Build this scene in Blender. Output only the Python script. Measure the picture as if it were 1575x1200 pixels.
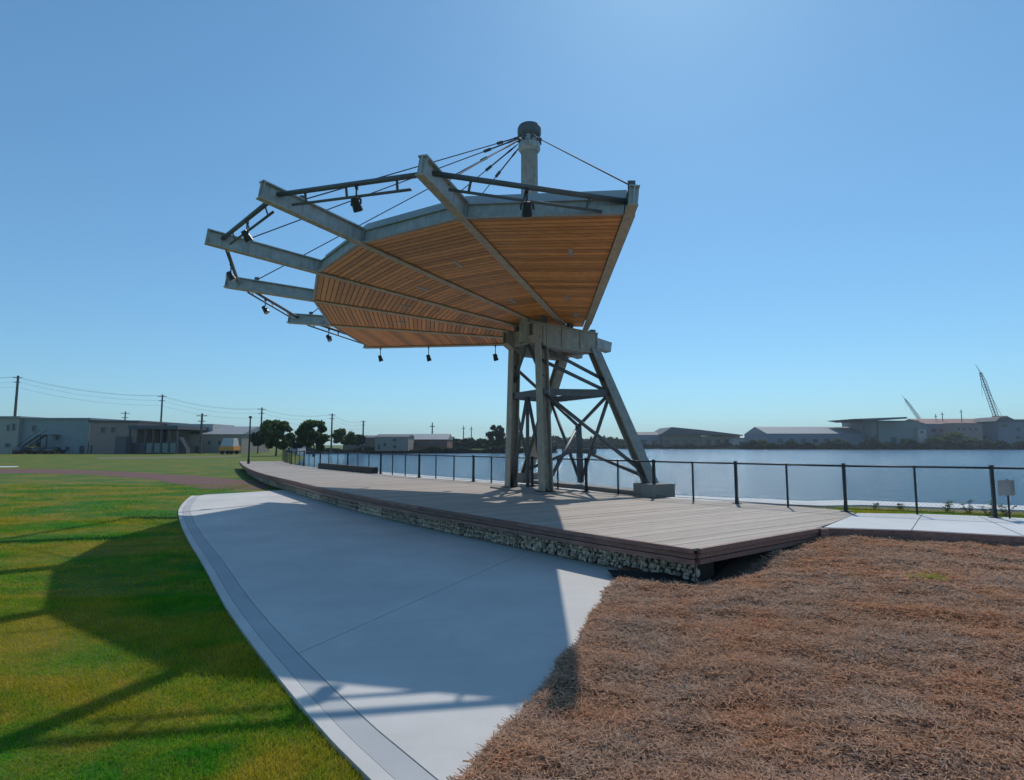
import bpy, math, random
import numpy as np
from mathutils import Vector, Matrix
random.seed(7); rng = np.random.default_rng(7)
R = math.radians
for o in list(bpy.data.objects): bpy.data.objects.remove(o)
scene = bpy.context.scene
COL = scene.collection

# ------------------------------------------------------------------ camera
EYE = 2.0; FPX = 884.0; PITCH = math.atan(84 / FPX)
cam_d = bpy.data.cameras.new('camera'); cam = bpy.data.objects.new('camera', cam_d); COL.objects.link(cam)
cam_d.sensor_fit = 'HORIZONTAL'; cam_d.sensor_width = 36.0; cam_d.lens = 36.0 * FPX / 1575.0
cam_d.clip_start = 0.05; cam_d.clip_end = 12000
cam.location = (0, 0, EYE); cam.rotation_euler = (R(90) + PITCH, 0, 0)
scene.camera = cam
# ------------------------------------------------------------------ sky and sun
SUN_AZ = R(72.0); SUN_EL = R(47.5)      # azimuth from +X towards +Y
world = bpy.data.worlds.new('World'); scene.world = world; world.use_nodes = True
wn = world.node_tree; wn.nodes.clear()
wo = wn.nodes.new('ShaderNodeOutputWorld'); wb = wn.nodes.new('ShaderNodeBackground'); sk = wn.nodes.new('ShaderNodeTexSky')
sk.sky_type = 'NISHITA'; sk.sun_disc = False; sk.sun_elevation = SUN_EL; sk.sun_rotation = R(90) - SUN_AZ
sk.altitude = 0; sk.air_density = 1.0; sk.dust_density = 0.25; sk.ozone_density = 6.0
wb.inputs['Strength'].default_value = 0.122
tint = wn.nodes.new('ShaderNodeMix'); tint.data_type = 'RGBA'; tint.blend_type = 'MULTIPLY'; tint.inputs[0].default_value = 1; tint.inputs[7].default_value = (.64, .97, 1.08, 1)
gam = wn.nodes.new('ShaderNodeGamma'); gam.inputs[1].default_value = .78; wn.links.new(sk.outputs[0], gam.inputs[0])
wn.links.new(gam.outputs[0], tint.inputs[6]); wn.links.new(tint.outputs[2], wb.inputs['Color']); wn.links.new(wb.outputs[0], wo.inputs['Surface'])
sd = bpy.data.lights.new('sun', 'SUN'); sd.energy = 2.1; sd.angle = R(0.53); sd.color = (1.0, 0.95, 0.87)
sun = bpy.data.objects.new('sun', sd); COL.objects.link(sun)
Ldir = Vector((math.cos(SUN_EL) * math.cos(SUN_AZ), math.cos(SUN_EL) * math.sin(SUN_AZ), math.sin(SUN_EL)))
sun.rotation_euler = Ldir.to_track_quat('Z', 'Y').to_euler(); sun.location = Ldir * 60
vs = scene.view_settings; vs.view_transform = 'Standard'; vs.look = 'None'; vs.gamma = 1.0; vs.use_curve_mapping = False
vs.exposure = 0.45
scene.render.engine = 'CYCLES'

# ------------------------------------------------------------------ helpers
def V(*a): return Vector(a)
_c, _s = math.cos(PITCH), math.sin(PITCH)
def ray(px, py):
    x = (px - 787.5) / FPX; u = (600 - py) / FPX
    return V(x, _c - u * _s, _s + u * _c)
def at_depth(px, py, d):                 # a point seen in the photo, at a surveyed distance
    r = ray(px, py); return r * (d / r.y) + V(0, 0, EYE)
def at_z(px, py, z):
    r = ray(px, py); return r * ((z - EYE) / r.z) + V(0, 0, EYE)

class MB:
    def __init__(s): s.v = []; s.f = []
    def quad(s, pts):
        n = len(s.v); s.v += [tuple(p) for p in pts]; s.f.append(tuple(range(n, n + len(pts))))
    def hexa(s, b, t):                   # bottom ring, top ring (ccw from above)
        n = len(s.v); k = len(b); s.v += [tuple(p) for p in b] + [tuple(p) for p in t]
        s.f.append(tuple(n + i for i in reversed(range(k)))); s.f.append(tuple(n + k + i for i in range(k)))
        for i in range(k):
            j = (i + 1) % k; s.f.append((n + i, n + j, n + k + j, n + k + i))
    def box(s, x0, x1, y0, y1, z0, z1):
        s.hexa([(x0, y0, z0), (x1, y0, z0), (x1, y1, z0), (x0, y1, z0)], [(x0, y0, z1), (x1, y0, z1), (x1, y1, z1), (x0, y1, z1)])
    def frame(s, p, q, up=(0, 0, 1)):
        p = Vector(p); q = Vector(q); d = (q - p).normalized(); up = Vector(up)
        if abs(d.dot(up)) > .98: up = V(1, 0, 0)
        r = d.cross(up).normalized(); u = r.cross(d).normalized(); return p, q, r, u
    def beam(s, p, q, w, h, up=(0, 0, 1), w2=None, h2=None, off=0):
        p, q, r, u = s.frame(p, q, up); w2 = w if w2 is None else w2; h2 = h if h2 is None else h2
        o = u * off
        a = [p + o + r * sx * w / 2 + u * sy * h / 2 for sx, sy in ((-1, -1), (-1, 1), (1, 1), (1, -1))]
        b = [q + o + r * sx * w2 / 2 + u * sy * h2 / 2 for sx, sy in ((-1, -1), (-1, 1), (1, 1), (1, -1))]
        s.hexa(a, b)
    def ibeam(s, p, q, w, h, tf=.03, tw=.025, up=(0, 0, 1)):   # bottom of flange on line pq
        s.beam(p, q, w, tf, up, off=tf / 2); s.beam(p, q, w, tf, up, off=h - tf / 2)
        s.beam(p, q, tw, h - 2 * tf, up, off=h / 2)
    def tube(s, p, q, r, n=8, r2=None):
        p, q, a, b = s.frame(p, q); r2 = r if r2 is None else r2
        A = [p + a * r * math.cos(2 * math.pi * i / n) - b * r * math.sin(2 * math.pi * i / n) for i in range(n)]
        B = [q + a * r2 * math.cos(2 * math.pi * i / n) - b * r2 * math.sin(2 * math.pi * i / n) for i in range(n)]
        s.hexa(A, B)
    def path_tube(s, pts, r, n=6):
        for a, b in zip(pts[:-1], pts[1:]): s.tube(a, b, r, n)
    def lathe(s, c, prof, n=24):         # prof: (r,z) list bottom to top
        base = len(s.v); c = Vector(c)
        for r, z in prof:
            for i in range(n):
                a = 2 * math.pi * i / n; s.v.append((c.x + r * math.cos(a), c.y + r * math.sin(a), c.z + z))
        for k in range(len(prof) - 1):
            for i in range(n):
                j = (i + 1) % n
                s.f.append((base + k * n + i, base + k * n + j, base + (k + 1) * n + j, base + (k + 1) * n + i))
        s.f.append(tuple(base + i for i in reversed(range(n))))
        s.f.append(tuple(base + (len(prof) - 1) * n + i for i in range(n)))
    def prism(s, pts, z0, z1):
        s.hexa([(p[0], p[1], z0) for p in pts], [(p[0], p[1], z1) for p in pts])
    def mesh(s, name, mat, smooth=False):
        me = bpy.data.meshes.new(name); me.from_pydata(s.v, [], s.f); me.update()
        if mat: me.materials.append(mat)
        if smooth: me.polygons.foreach_set('use_smooth', [True] * len(me.polygons))
        return me
    def build(s, name, mat, parent=None, smooth=False, bevel=0):
        o = obj(name, s.mesh(name, mat, smooth), parent)
        if bevel:
            m = o.modifiers.new('bevel', 'BEVEL'); m.width = bevel; m.segments = 2; m.limit_method = 'ANGLE'
        return o

def obj(name, me, parent=None):
    o = bpy.data.objects.new(name, me); COL.objects.link(o)
    if parent is not None: attach(o, parent)
    return o
def attach(o, parent):
    o.parent = parent
    o.matrix_parent_inverse = WORLD.get(parent.name, Matrix.Identity(4)).inverted()
WORLD = {}
def tag(o, label=None, cat=None, group=None, kind=None):
    if label: o['label'] = label
    if cat: o['category'] = cat
    if group: o['group'] = group
    if kind: o['kind'] = kind
    return o
def thing(name, loc, label, cat, group=None):
    o = bpy.data.objects.new(name, None); COL.objects.link(o); o.location = loc; o.empty_display_size = .3
    WORLD[o.name] = Matrix.Translation(Vector(loc))
    return tag(o, label, cat, group)
def big_mesh(name, verts, faces_n, mat, parent=None):    # verts (N,3), consecutive runs of faces_n
    me = bpy.data.meshes.new(name); n = len(verts); nf = n // faces_n
    me.vertices.add(n); me.vertices.foreach_set('co', np.asarray(verts, dtype=np.float32).ravel())
    me.loops.add(n); me.loops.foreach_set('vertex_index', np.arange(n, dtype=np.int32))
    me.polygons.add(nf); me.polygons.foreach_set('loop_start', np.arange(0, n, faces_n, dtype=np.int32))
    me.update(calc_edges=True); me.validate(); me.materials.append(mat)
    return obj(name, me, parent)

# ------------------------------------------------------------------ materials
def nodes_of(name):
    m = bpy.data.materials.new(name); m.use_nodes = True; nt = m.node_tree; b = nt.nodes['Principled BSDF']
    return m, nt, b
def mixcol(nt, fac, a, b, mode='MIX'):
    n = nt.nodes.new('ShaderNodeMix'); n.data_type = 'RGBA'; n.blend_type = mode
    for sock, val in ((n.inputs[0], fac), (n.inputs[6], a), (n.inputs[7], b)):
        if hasattr(val, 'links') or isinstance(val, bpy.types.NodeSocket): nt.links.new(val, sock)
        elif isinstance(val, (int, float)): sock.default_value = val
        else: sock.default_value = tuple(val) + ((1,) if len(val) == 3 else ())
    return n.outputs[2]
def noise(nt, scale, detail=4, rough=.55, vec=None, dist=0):
    n = nt.nodes.new('ShaderNodeTexNoise'); n.inputs['Scale'].default_value = scale; n.inputs['Detail'].default_value = detail
    n.inputs['Roughness'].default_value = rough; n.inputs['Distortion'].default_value = dist
    if vec is not None: nt.links.new(vec, n.inputs['Vector'])
    return n.outputs['Fac']
def ramp(nt, fac, lo, hi, a=(0, 0, 0), b=(1, 1, 1)):
    n = nt.nodes.new('ShaderNodeValToRGB'); n.color_ramp.elements[0].position = lo; n.color_ramp.elements[1].position = hi
    n.color_ramp.elements[0].color = tuple(a) + (1,); n.color_ramp.elements[1].color = tuple(b) + (1,)
    nt.links.new(fac, n.inputs[0]); return n.outputs[0]
def geo_pos(nt): return nt.nodes.new('ShaderNodeNewGeometry').outputs['Position']
def mapped(nt, vec, scale=(1, 1, 1), rot=(0, 0, 0)):
    n = nt.nodes.new('ShaderNodeMapping'); n.inputs['Scale'].default_value = scale; n.inputs['Rotation'].default_value = rot
    nt.links.new(vec, n.inputs['Vector']); return n.outputs[0]
def bump(nt, b, h, strength, dist=.01):
    n = nt.nodes.new('ShaderNodeBump'); n.inputs['Strength'].default_value = strength; n.inputs['Distance'].default_value = dist
    nt.links.new(h, n.inputs['Height']); nt.links.new(n.outputs[0], b.inputs['Normal'])
def rnd(nt): return nt.nodes.new('ShaderNodeObjectInfo').outputs['Random']
def basic(name, col, rough=.7, metal=0, var=.25, scale=3, bstr=.0, bscale=30, per_obj=0, spec=.5, col2=None):
    m, nt, b = nodes_of(name); P = geo_pos(nt)
    f = ramp(nt, noise(nt, scale, 5, .6, P), .3, .7)
    dark = col2 if col2 else tuple(c * (1 - var) for c in col)
    out = mixcol(nt, f, dark, col)
    if per_obj:
        k = nt.nodes.new('ShaderNodeMapRange'); nt.links.new(rnd(nt), k.inputs[0]); k.inputs[3].default_value = 1 - per_obj; k.inputs[4].default_value = 1 + per_obj
        h = nt.nodes.new('ShaderNodeHueSaturation'); nt.links.new(k.outputs[0], h.inputs['Value']); nt.links.new(out, h.inputs['Color']); out = h.outputs[0]
    nt.links.new(out, b.inputs['Base Color']); b.inputs['Roughness'].default_value = rough; b.inputs['Metallic'].default_value = metal
    b.inputs['Specular IOR Level'].default_value = spec
    if bstr: bump(nt, b, noise(nt, bscale, 4, .6, P), bstr, .01)
    return m

def m_steel(name, col, rough=.55):       # weathered galvanised steel with rust-tinged streaks
    m, nt, b = nodes_of(name); P = geo_pos(nt)
    f = ramp(nt, noise(nt, 5, 6, .65, P), .35, .68)
    st = ramp(nt, noise(nt, 4, 4, .6, mapped(nt, P, (3, 3, .35))), .52, .72)
    c = mixcol(nt, f, tuple(x * .72 for x in col), col)
    k = nt.nodes.new('ShaderNodeMath'); k.operation = 'MULTIPLY'; nt.links.new(st, k.inputs[0]); k.inputs[1].default_value = .45
    c = mixcol(nt, k.outputs[0], c, (.16, .105, .06))
    nt.links.new(c, b.inputs['Base Color']); b.inputs['Roughness'].default_value = rough; b.inputs['Metallic'].default_value = .25
    bump(nt, b, noise(nt, 40, 3, .6, P), .12, .005)
    return m
def m_wood(name, c1, c2, rot, per_obj=.25, rough=.6, stretch=14, bs=.15):
    m, nt, b = nodes_of(name); P = geo_pos(nt)
    add = nt.nodes.new('ShaderNodeVectorMath'); add.operation = 'ADD'; nt.links.new(P, add.inputs[0])
    cmb = nt.nodes.new('ShaderNodeCombineXYZ'); mm = nt.nodes.new('ShaderNodeMath'); mm.operation = 'MULTIPLY'; mm.inputs[1].default_value = 37
    nt.links.new(rnd(nt), mm.inputs[0]); nt.links.new(mm.outputs[0], cmb.inputs[0]); nt.links.new(mm.outputs[0], cmb.inputs[2]); nt.links.new(cmb.outputs[0], add.inputs[1])
    rt = mapped(nt, add.outputs[0], (1, 1, 1), (0, 0, rot))
    g = noise(nt, 2.2, 6, .65, mapped(nt, rt, (1, stretch, stretch)), .4)
    c = mixcol(nt, ramp(nt, g, .3, .72), c1, c2)
    h = nt.nodes.new('ShaderNodeHueSaturation'); k = nt.nodes.new('ShaderNodeMapRange'); nt.links.new(rnd(nt), k.inputs[0])
    k.inputs[3].default_value = 1 - per_obj; k.inputs[4].default_value = 1 + per_obj
    nt.links.new(k.outputs[0], h.inputs['Value']); nt.links.new(c, h.inputs['Color'])
    nt.links.new(h.outputs[0], b.inputs['Base Color']); b.inputs['Roughness'].default_value = rough
    bump(nt, b, g, bs, .01)
    return m
def m_concrete(name, col, per_obj=.04, stretch=None):
    m, nt, b = nodes_of(name); P = geo_pos(nt)
    big = ramp(nt, noise(nt, .55, 5, .6, P), .3, .7); mid = ramp(nt, noise(nt, 4, 6, .65, P), .3, .75)
    fine = noise(nt, 90, 3, .6, P)
    c = mixcol(nt, big, tuple(x * .78 for x in col), col)
    c = mixcol(nt, mid, mixcol(nt, .0, c, c), c)
    mm = nt.nodes.new('ShaderNodeMath'); mm.operation = 'MULTIPLY'; nt.links.new(mid, mm.inputs[0]); mm.inputs[1].default_value = .13
    c = mixcol(nt, mm.outputs[0], c, tuple(x * .6 for x in col))
    stn = ramp(nt, noise(nt, 1.1, 5, .7, mapped(nt, P, (1, .45, 1)), .8), .6, .8)
    ms = nt.nodes.new('ShaderNodeMath'); ms.operation = 'MULTIPLY'; nt.links.new(stn, ms.inputs[0]); ms.inputs[1].default_value = .30
    c = mixcol(nt, ms.outputs[0], c, tuple(x * .55 for x in col))
    sw_ = ramp(nt, noise(nt, 1.6, 5, .7, mapped(nt, P, (.5, 5, 1), (0, 0, R(-12)))), .5, .8); mw = nt.nodes.new('ShaderNodeMath'); mw.operation = 'MULTIPLY'; nt.links.new(sw_, mw.inputs[0]); mw.inputs[1].default_value = .16
    c = mixcol(nt, mw.outputs[0], c, tuple(x * .6 for x in col))
    br = noise(nt, 6, 3, .5, mapped(nt, P, (1, 22, 1), (0, 0, R(-25))))
    nt.links.new(c, b.inputs['Base Color']); b.inputs['Roughness'].default_value = .85
    ad = nt.nodes.new('ShaderNodeMath'); ad.operation = 'ADD'; nt.links.new(fine, ad.inputs[0]); nt.links.new(br, ad.inputs[1])
    bump(nt, b, ad.outputs[0], .18, .006)
    return m

M = {}
M['steel'] = m_steel('galvanised_steel', (.52, .52, .50))
M['steel_dark'] = m_steel('dark_steel', (.15, .16, .17))
M['steel_column'] = m_steel('column_steel', (.44, .38, .31))
M['flange'] = m_steel('weathered_tan_flange', (.66, .55, .42), .7)
M['roof_metal'] = basic('roof_sheet', (.42, .44, .47), .5, .3, .15, 2)
M['soffit'] = m_wood('cedar_soffit', (.60, .21, .055), (.85, .38, .12), R(0), .28, .5, 6)
M['soffit_back'] = basic('soffit_backing', (.06, .04, .03))
M['deck'] = m_wood('grey_brown_deck', (.29, .235, .19), (.49, .41, .34), R(-33), .12, .75, 18)
M['deck_frame'] = basic('deck_framing', (.05, .04, .03))
M['timber'] = m_wood('red_brown_timber', (.16, .075, .06), (.34, .19, .15), R(-126), .2, .7, 10)
M['concrete'] = m_concrete('apron_concrete', (.66, .63, .59))
M['concrete_band'] = m_concrete('brushed_concrete_band', (.50, .50, .50))
M['concrete_old'] = m_concrete('old_concrete', (.30, .28, .25))
M['path'] = m_concrete('path_concrete', (.68, .68, .67))
M['black'] = basic('black_metal', (.025, .028, .032), .45, .3)
M['cable'] = basic('cable_steel', (.07, .08, .09), .8, 0)
M['stone'] = basic('gabion_stone', (.80, .63, .49), .85, 0, .3, 5, .3, 25, .45)
M['wire'] = basic('gabion_wire', (.12, .12, .11), .5, .6)
M['fabric'] = basic('black_fabric', (.018, .017, .017), .9)
M['spot'] = basic('lamp_housing', (.03, .033, .04), .4, .2)
M['lens'] = basic('lamp_glass', (.5, .5, .5), .1)
M['sign'] = basic('sign_back', (.33, .31, .31), .5, .5)

def translucent(nt, b, col, amt):
    out = nt.nodes['Material Output']; tr = nt.nodes.new('ShaderNodeBsdfTranslucent'); mx = nt.nodes.new('ShaderNodeMixShader'); mx.inputs[0].default_value = amt
    nt.links.new(col, tr.inputs['Color']); nt.links.new(b.outputs[0], mx.inputs[1]); nt.links.new(tr.outputs[0], mx.inputs[2]); nt.links.new(mx.outputs[0], out.inputs['Surface'])
# lawn: two greens and dry olive patches
def m_lawn(name, gain=1.0, tr=0):
    m, nt, b = nodes_of(name); P = geo_pos(nt)
    n1 = ramp(nt, noise(nt, .33, 9, .68, mapped(nt, P, (1, 1.6, 0)), .5), .42, .58)
    n2 = ramp(nt, noise(nt, 1.9, 5, .65, mapped(nt, P, (1, 1, 0))), .35, .7)
    n3 = noise(nt, 60, 2, .5, P); n4 = ramp(nt, noise(nt, 7, 6, .75, mapped(nt, P, (1, 1, 0))), .56, .74)
    g = mixcol(nt, n2, (.03 * gain, .16 * gain, .008 * gain), (.085 * gain, .25 * gain, .008 * gain))
    o = mixcol(nt, n2, (.22 * gain, .21 * gain, .008 * gain), (.36 * gain, .27 * gain, .03 * gain))
    c = mixcol(nt, n1, g, o); c = mixcol(nt, n4, c, (.30 * gain, .19 * gain, .06 * gain))
    c = mixcol(nt, ramp(nt, n3, .35, .7), mixcol(nt, .35, c, (.02, .03, .008)), c)
    nt.links.new(c, b.inputs['Base Color']); b.inputs['Roughness'].default_value = .8; b.inputs['Specular IOR Level'].default_value = .2
    if tr: translucent(nt, b, c, tr)
    else: bump(nt, b, noise(nt, 35, 4, .7, P), .6, .03)
    return m
M['lawn'] = m_lawn('lawn_turf', .75); M['blade'] = m_lawn('grass_blades', 2.0, .5)
def m_straw(name, k, tr=0):
    m, nt, b = nodes_of(name); P = geo_pos(nt)
    f = ramp(nt, noise(nt, 45, 3, .7, P), .3, .7); g = ramp(nt, noise(nt, 1.3, 4, .6, P), .35, .65)
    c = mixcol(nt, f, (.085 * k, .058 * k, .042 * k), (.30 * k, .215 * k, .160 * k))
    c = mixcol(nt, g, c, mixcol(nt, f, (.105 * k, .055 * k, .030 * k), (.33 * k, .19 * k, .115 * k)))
    nt.links.new(c, b.inputs['Base Color']); b.inputs['Roughness'].default_value = .85; b.inputs['Specular IOR Level'].default_value = .2
    if tr: translucent(nt, b, c, tr)
    else: bump(nt, b, noise(nt, 60, 4, .7, P), .8, .03)
    return m
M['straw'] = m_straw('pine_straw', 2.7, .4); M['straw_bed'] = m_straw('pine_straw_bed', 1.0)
M['mulch_far'] = basic('red_mulch', (.17, .075, .055), .9, 0, .35, 6, .5, 20)
M['soil'] = basic('bank_soil', (.20, .155, .10), .9, 0, .4, 2, .5, 12)
# water
m, nt, b = nodes_of('river_water'); P = geo_pos(nt)
b.inputs['Base Color'].default_value = (.035, .10, .17, 1); b.inputs['Roughness'].default_value = .16; b.inputs['IOR'].default_value = 1.33
ad = nt.nodes.new('ShaderNodeMath'); ad.operation = 'ADD'
nt.links.new(noise(nt, 1.3, 5, .65, mapped(nt, P, (.6, 1.3, 1), (0, 0, R(20)))), ad.inputs[0]); nt.links.new(noise(nt, .25, 3, .5, P), ad.inputs[1])
bump(nt, b, ad.outputs[0], .9, .35); M['water'] = m

def leaf_mat(name, a, c):
    m, nt, b = nodes_of(name); P = geo_pos(nt)
    f = ramp(nt, noise(nt, 1.1, 4, .7, P), .35, .68)
    cc = mixcol(nt, f, a, c); nt.links.new(cc, b.inputs['Base Color']); b.inputs['Roughness'].default_value = .7
    b.inputs['Specular IOR Level'].default_value = .2; translucent(nt, b, cc, .4)
    return m
M['leaf'] = leaf_mat('tree_leaves', (.05, .085, .028), (.14, .20, .065)); M['leaf_dark'] = leaf_mat('dark_leaves', (.022, .042, .025), (.06, .085, .045))
M['bark'] = basic('bark', (.10, .08, .06), .9)
M['pole_wood'] = basic('pole_wood', (.13, .11, .10), .9)
for nm, c in dict(w_beige=(.48, .45, .40), w_grey=(.34, .40, .42), w_pink=(.42, .30, .27), w_tan=(.40, .34, .28), w_brown=(.25, .19, .16), w_white=(.62, .60, .58),
                  w_red=(.26, .12, .10), w_blue=(.25, .29, .36), w_green=(.30, .35, .33), r_dark=(.10, .105, .12), r_grey=(.26, .28, .30), r_red=(.30, .16, .13),
                  glassy=(.04, .05, .06), door=(.10, .09, .09), orange=(.75, .30, .06), yellow=(.50, .36, .06), rubber=(.02, .02, .02), car_dark=(.03, .035, .045), car_white=(.6, .6, .6)).items():
    if nm.startswith('w_'): c = tuple(x * .8 for x in c)
    M[nm] = basic(nm, c, .25 if nm in ('glassy', 'car_dark', 'car_white') else .75, 0, .15, 1.5)

# ------------------------------------------------------------------ setting: terrain
DECK = 0.55; WATER = -1.6
def catmull(pts, n=6):
    P = [Vector((p[0], p[1])) for p in pts]; P = [P[0] * 2 - P[1]] + P + [P[-1] * 2 - P[-2]]; out = []
    for i in range(1, len(P) - 2):
        for k in range(n):
            t = k / n; a, b_, c, d = P[i - 1], P[i], P[i + 1], P[i + 2]
            out.append(.5 * ((2 * b_) + (c - a) * t + (2 * a - 5 * b_ + 4 * c - d) * t * t + (3 * b_ - a - 3 * c + d) * t ** 3))
    out.append(P[-2]); return out
front = catmull([(2.55, 8.22), (1.01, 9.94), (-.8, 12.15), (-2.75, 14.55), (-5.6, 18.5), (-8.96, 23.65), (-12.32, 28.88), (-15.6, 34.6), (-19.5, 42), (-23.5, 50)], 4)
back = [Vector(p) for p in ((-20.0, 50.5), (-16.4, 43.0), (-11.9, 36.0), (-6.8, 29.3), (-4.35, 26.0), (-1.35, 23.0), (4.05, 16.2), (5.7, 14.65), (7.38, 12.95), (7.32, 12.4), (5.5, 10.37))]
deck_poly = front + back
shore_near = [Vector(p) for p in ((45, -25), (22, 6.4), (13.2, 14.9), (9.4, 16.4), (8.2, 16.2), (6.8, 17.0), (5.0, 18.0), (-.2, 24.6), (-5.7, 31.0), (-11, 37.7), (-15.6, 44.6), (-21, 56), (-34, 95), (-58, 150), (-92, 232), (-60, 238), (-5, 246), (18, 260), (25, 520))]
b = MB(); b.quad([(p.x, p.y, -.04) for p in shore_near] + [(0, 3000, -.04), (-3500, 3000, -.04), (-3500, -60, -.04), (45, -60, -.04)])
tag(b.build('ground', M['lawn']), kind='structure')
b = MB(); b.quad([(-400, -100, WATER), (3500, -100, WATER), (3500, 4000, WATER), (-400, 4000, WATER)])
tag(b.build('water', M['water']), kind='structure')
# seawall along the near bank: cap strip and face
def offset_line(L, d):
    out = []
    for i, p in enumerate(L):
        a = L[max(i - 1, 0)]; c = L[min(i + 1, len(L) - 1)]; t = (c - a).normalized(); out.append(p + Vector((-t.y, t.x)) * d)
    return out
sw = shore_near[1:12]; sw_out = offset_line(sw, -.05); sw_in = offset_line(sw, 1.25)
wall = thing('seawall', (8, 16.3, WATER), 'pale concrete seawall cap running along the water behind the fence', 'seawall')
for i in range(len(sw) - 1):
    b = MB(); q = [sw_in[i], sw_in[i + 1], sw_out[i + 1], sw_out[i]]
    b.prism([(p.x, p.y) for p in reversed(q)], WATER - .6, .44 if i < 8 else .05); b.build('wall_segment', M['path'], wall)
inner = [Vector((16, 8.2)), Vector((10.3, 11.3)), Vector((7.2, 12.6)), Vector((5.5, 14.4)), Vector((3.9, 16)), Vector((-1.5, 22.7)), Vector((-6.9, 29)), Vector((-12, 35.7)), Vector((-16.5, 42.7))]
b = MB(); loop = inner + list(reversed([sw_in[k] for k in range(0, 10)])); b.prism([(p.x, p.y) for p in loop], -.6, .40)
tag(b.build('riverbank', M['soil']), kind='structure')

# concrete apron in front of the stage
apron_L = catmull([(-11.28, 26.1), (-13.6, 26.1), (-12.6, 22.9), (-10.6, 18.6), (-8.85, 15.57), (-6.85, 12.41), (-5.16, 9.85), (-3.81, 7.75), (-2.81, 6.28), (-2.05, 5.22), (-1.33, 4.25), (-.80, 3.6), (1.2, 1.2)][1:], 5)
pav = bpy.data.objects.new('pavement', None); COL.objects.link(pav); WORLD['pavement'] = Matrix.Identity(4); tag(pav, kind='structure')
l1 = offset_line(apron_L, .115); l2 = offset_line(apron_L, .31)
def strip(name, A, B, i0, i1, z, mat):
    b = MB(); q = [(p.x, p.y) for p in A[i0:i1 + 1]] + [(p.x, p.y) for p in reversed(B[i0:i1 + 1])]
    b.prism(q, -.1, z); return b.build(name, mat, pav)
n = len(apron_L) - 1
for k in range(5, n - 1, 8):
    strip('kerb_strip', apron_L, offset_line(apron_L, .108), k, min(k + 8, n), .0, M['concrete'])
    strip('border_band', l1, offset_line(apron_L, .303), k, min(k + 8, n), -.004, M['concrete_band'])
# main slabs: cut the inside of the apron across at joints
def lerp(a, b_, t): return a + (b_ - a) * t
fr_in = offset_line(front, -.30)
lx = l2[5:]
joints = [((-13.2, 26.1), (-11.0, 26.1)), ((-8.0, 15.3), (-4.4, 17.6)), ((-2.0, 5.75), (-.05, 10.6)), ((1.3, 1.2), (4.2, 3.0))]
def cut_between(L, y0, y1):
    return [p for p in L if min(y0, y1) < p.y < max(y0, y1)]
right_edge = [Vector(p) for p in ((-10.0, 26.1), (-8.5, 23.65), (-5.2, 18.6), (-4.0, 16.75), (-2.3, 14.7), (.35, 11.2), (2.3, 9.0), (2.3, 8.4), (3.0, 5.5), (3.0, 3.0), (3.0, 1.2))]
Lpts = [l2[5]] + [p for p in l2[6:]]
cuts = [(26.1, 26.1), (15.3, 16.75), (5.75, 11.2), (1.3, 1.2)]
def side_at(L, y):
    for a, c in zip(L[:-1], L[1:]):
        if (a.y - y) * (c.y - y) <= 0 and a.y != c.y: return lerp(a, c, (y - a.y) / (c.y - a.y))
    return L[0] if abs(L[0].y - y) < abs(L[-1].y - y) else L[-1]
for k in range(3):
    (ya, yb), (yc, yd) = cuts[k], cuts[k + 1]; g = .006
    Ls = [side_at(Lpts, ya - g)] + cut_between(Lpts, ya - g, yc + g) + [side_at(Lpts, yc + g)]
    Rs = [side_at(right_edge, yb - g)] + cut_between(right_edge, yb - g, yd + g) + [side_at(right_edge, yd + g)]
    b = MB(); b.prism([(p.x, p.y) for p in Ls] + [(p.x, p.y) for p in reversed(Rs)], -.1, 0); b.build('slab', M['concrete'], pav)
b = MB(); b.quad([(p.x, p.y, -.03) for p in l2[4:]] + [(p.x, p.y, -.03) for p in reversed(right_edge)]); b.build('joint_bed', M['concrete_band'], pav)

# raised path to the right
path = bpy.data.objects.new('path', None); COL.objects.link(path); WORLD['path'] = Matrix.Identity(4); tag(path, kind='structure')
pn = [(5.47, 10.28), (6.81, 9.98), (8.13, 9.31), (10.2, 8.1), (13.5, 5.9), (18, 2.6)]; pf = [(7.33, 12.40), (8.61, 12.25), (9.5, 11.9), (11.0, 11.0), (14.6, 8.5), (20, 5)]
for k in range(5):
    b = MB(); e = .006
    A, B_, C_, D_ = Vector(pn[k]), Vector(pn[k + 1]), Vector(pf[k + 1]), Vector(pf[k])
    b.prism([tuple(lerp(A, B_, e)), tuple(lerp(A, B_, 1 - e)), tuple(lerp(D_, C_, 1 - e)), tuple(lerp(D_, C_, e))], .40, DECK + .004); b.build('slab', M['path'], path)
    b = MB(); t = (B_ - A).normalized(); nrm = Vector((t.y, -t.x)); P0_, P1_ = A + nrm * .03, B_ + nrm * .03
    b.beam((P0_.x, P0_.y, .44), (P1_.x, P1_.y, .44), .045, .21); b.build('edging_board', M['timber'], path)

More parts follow.
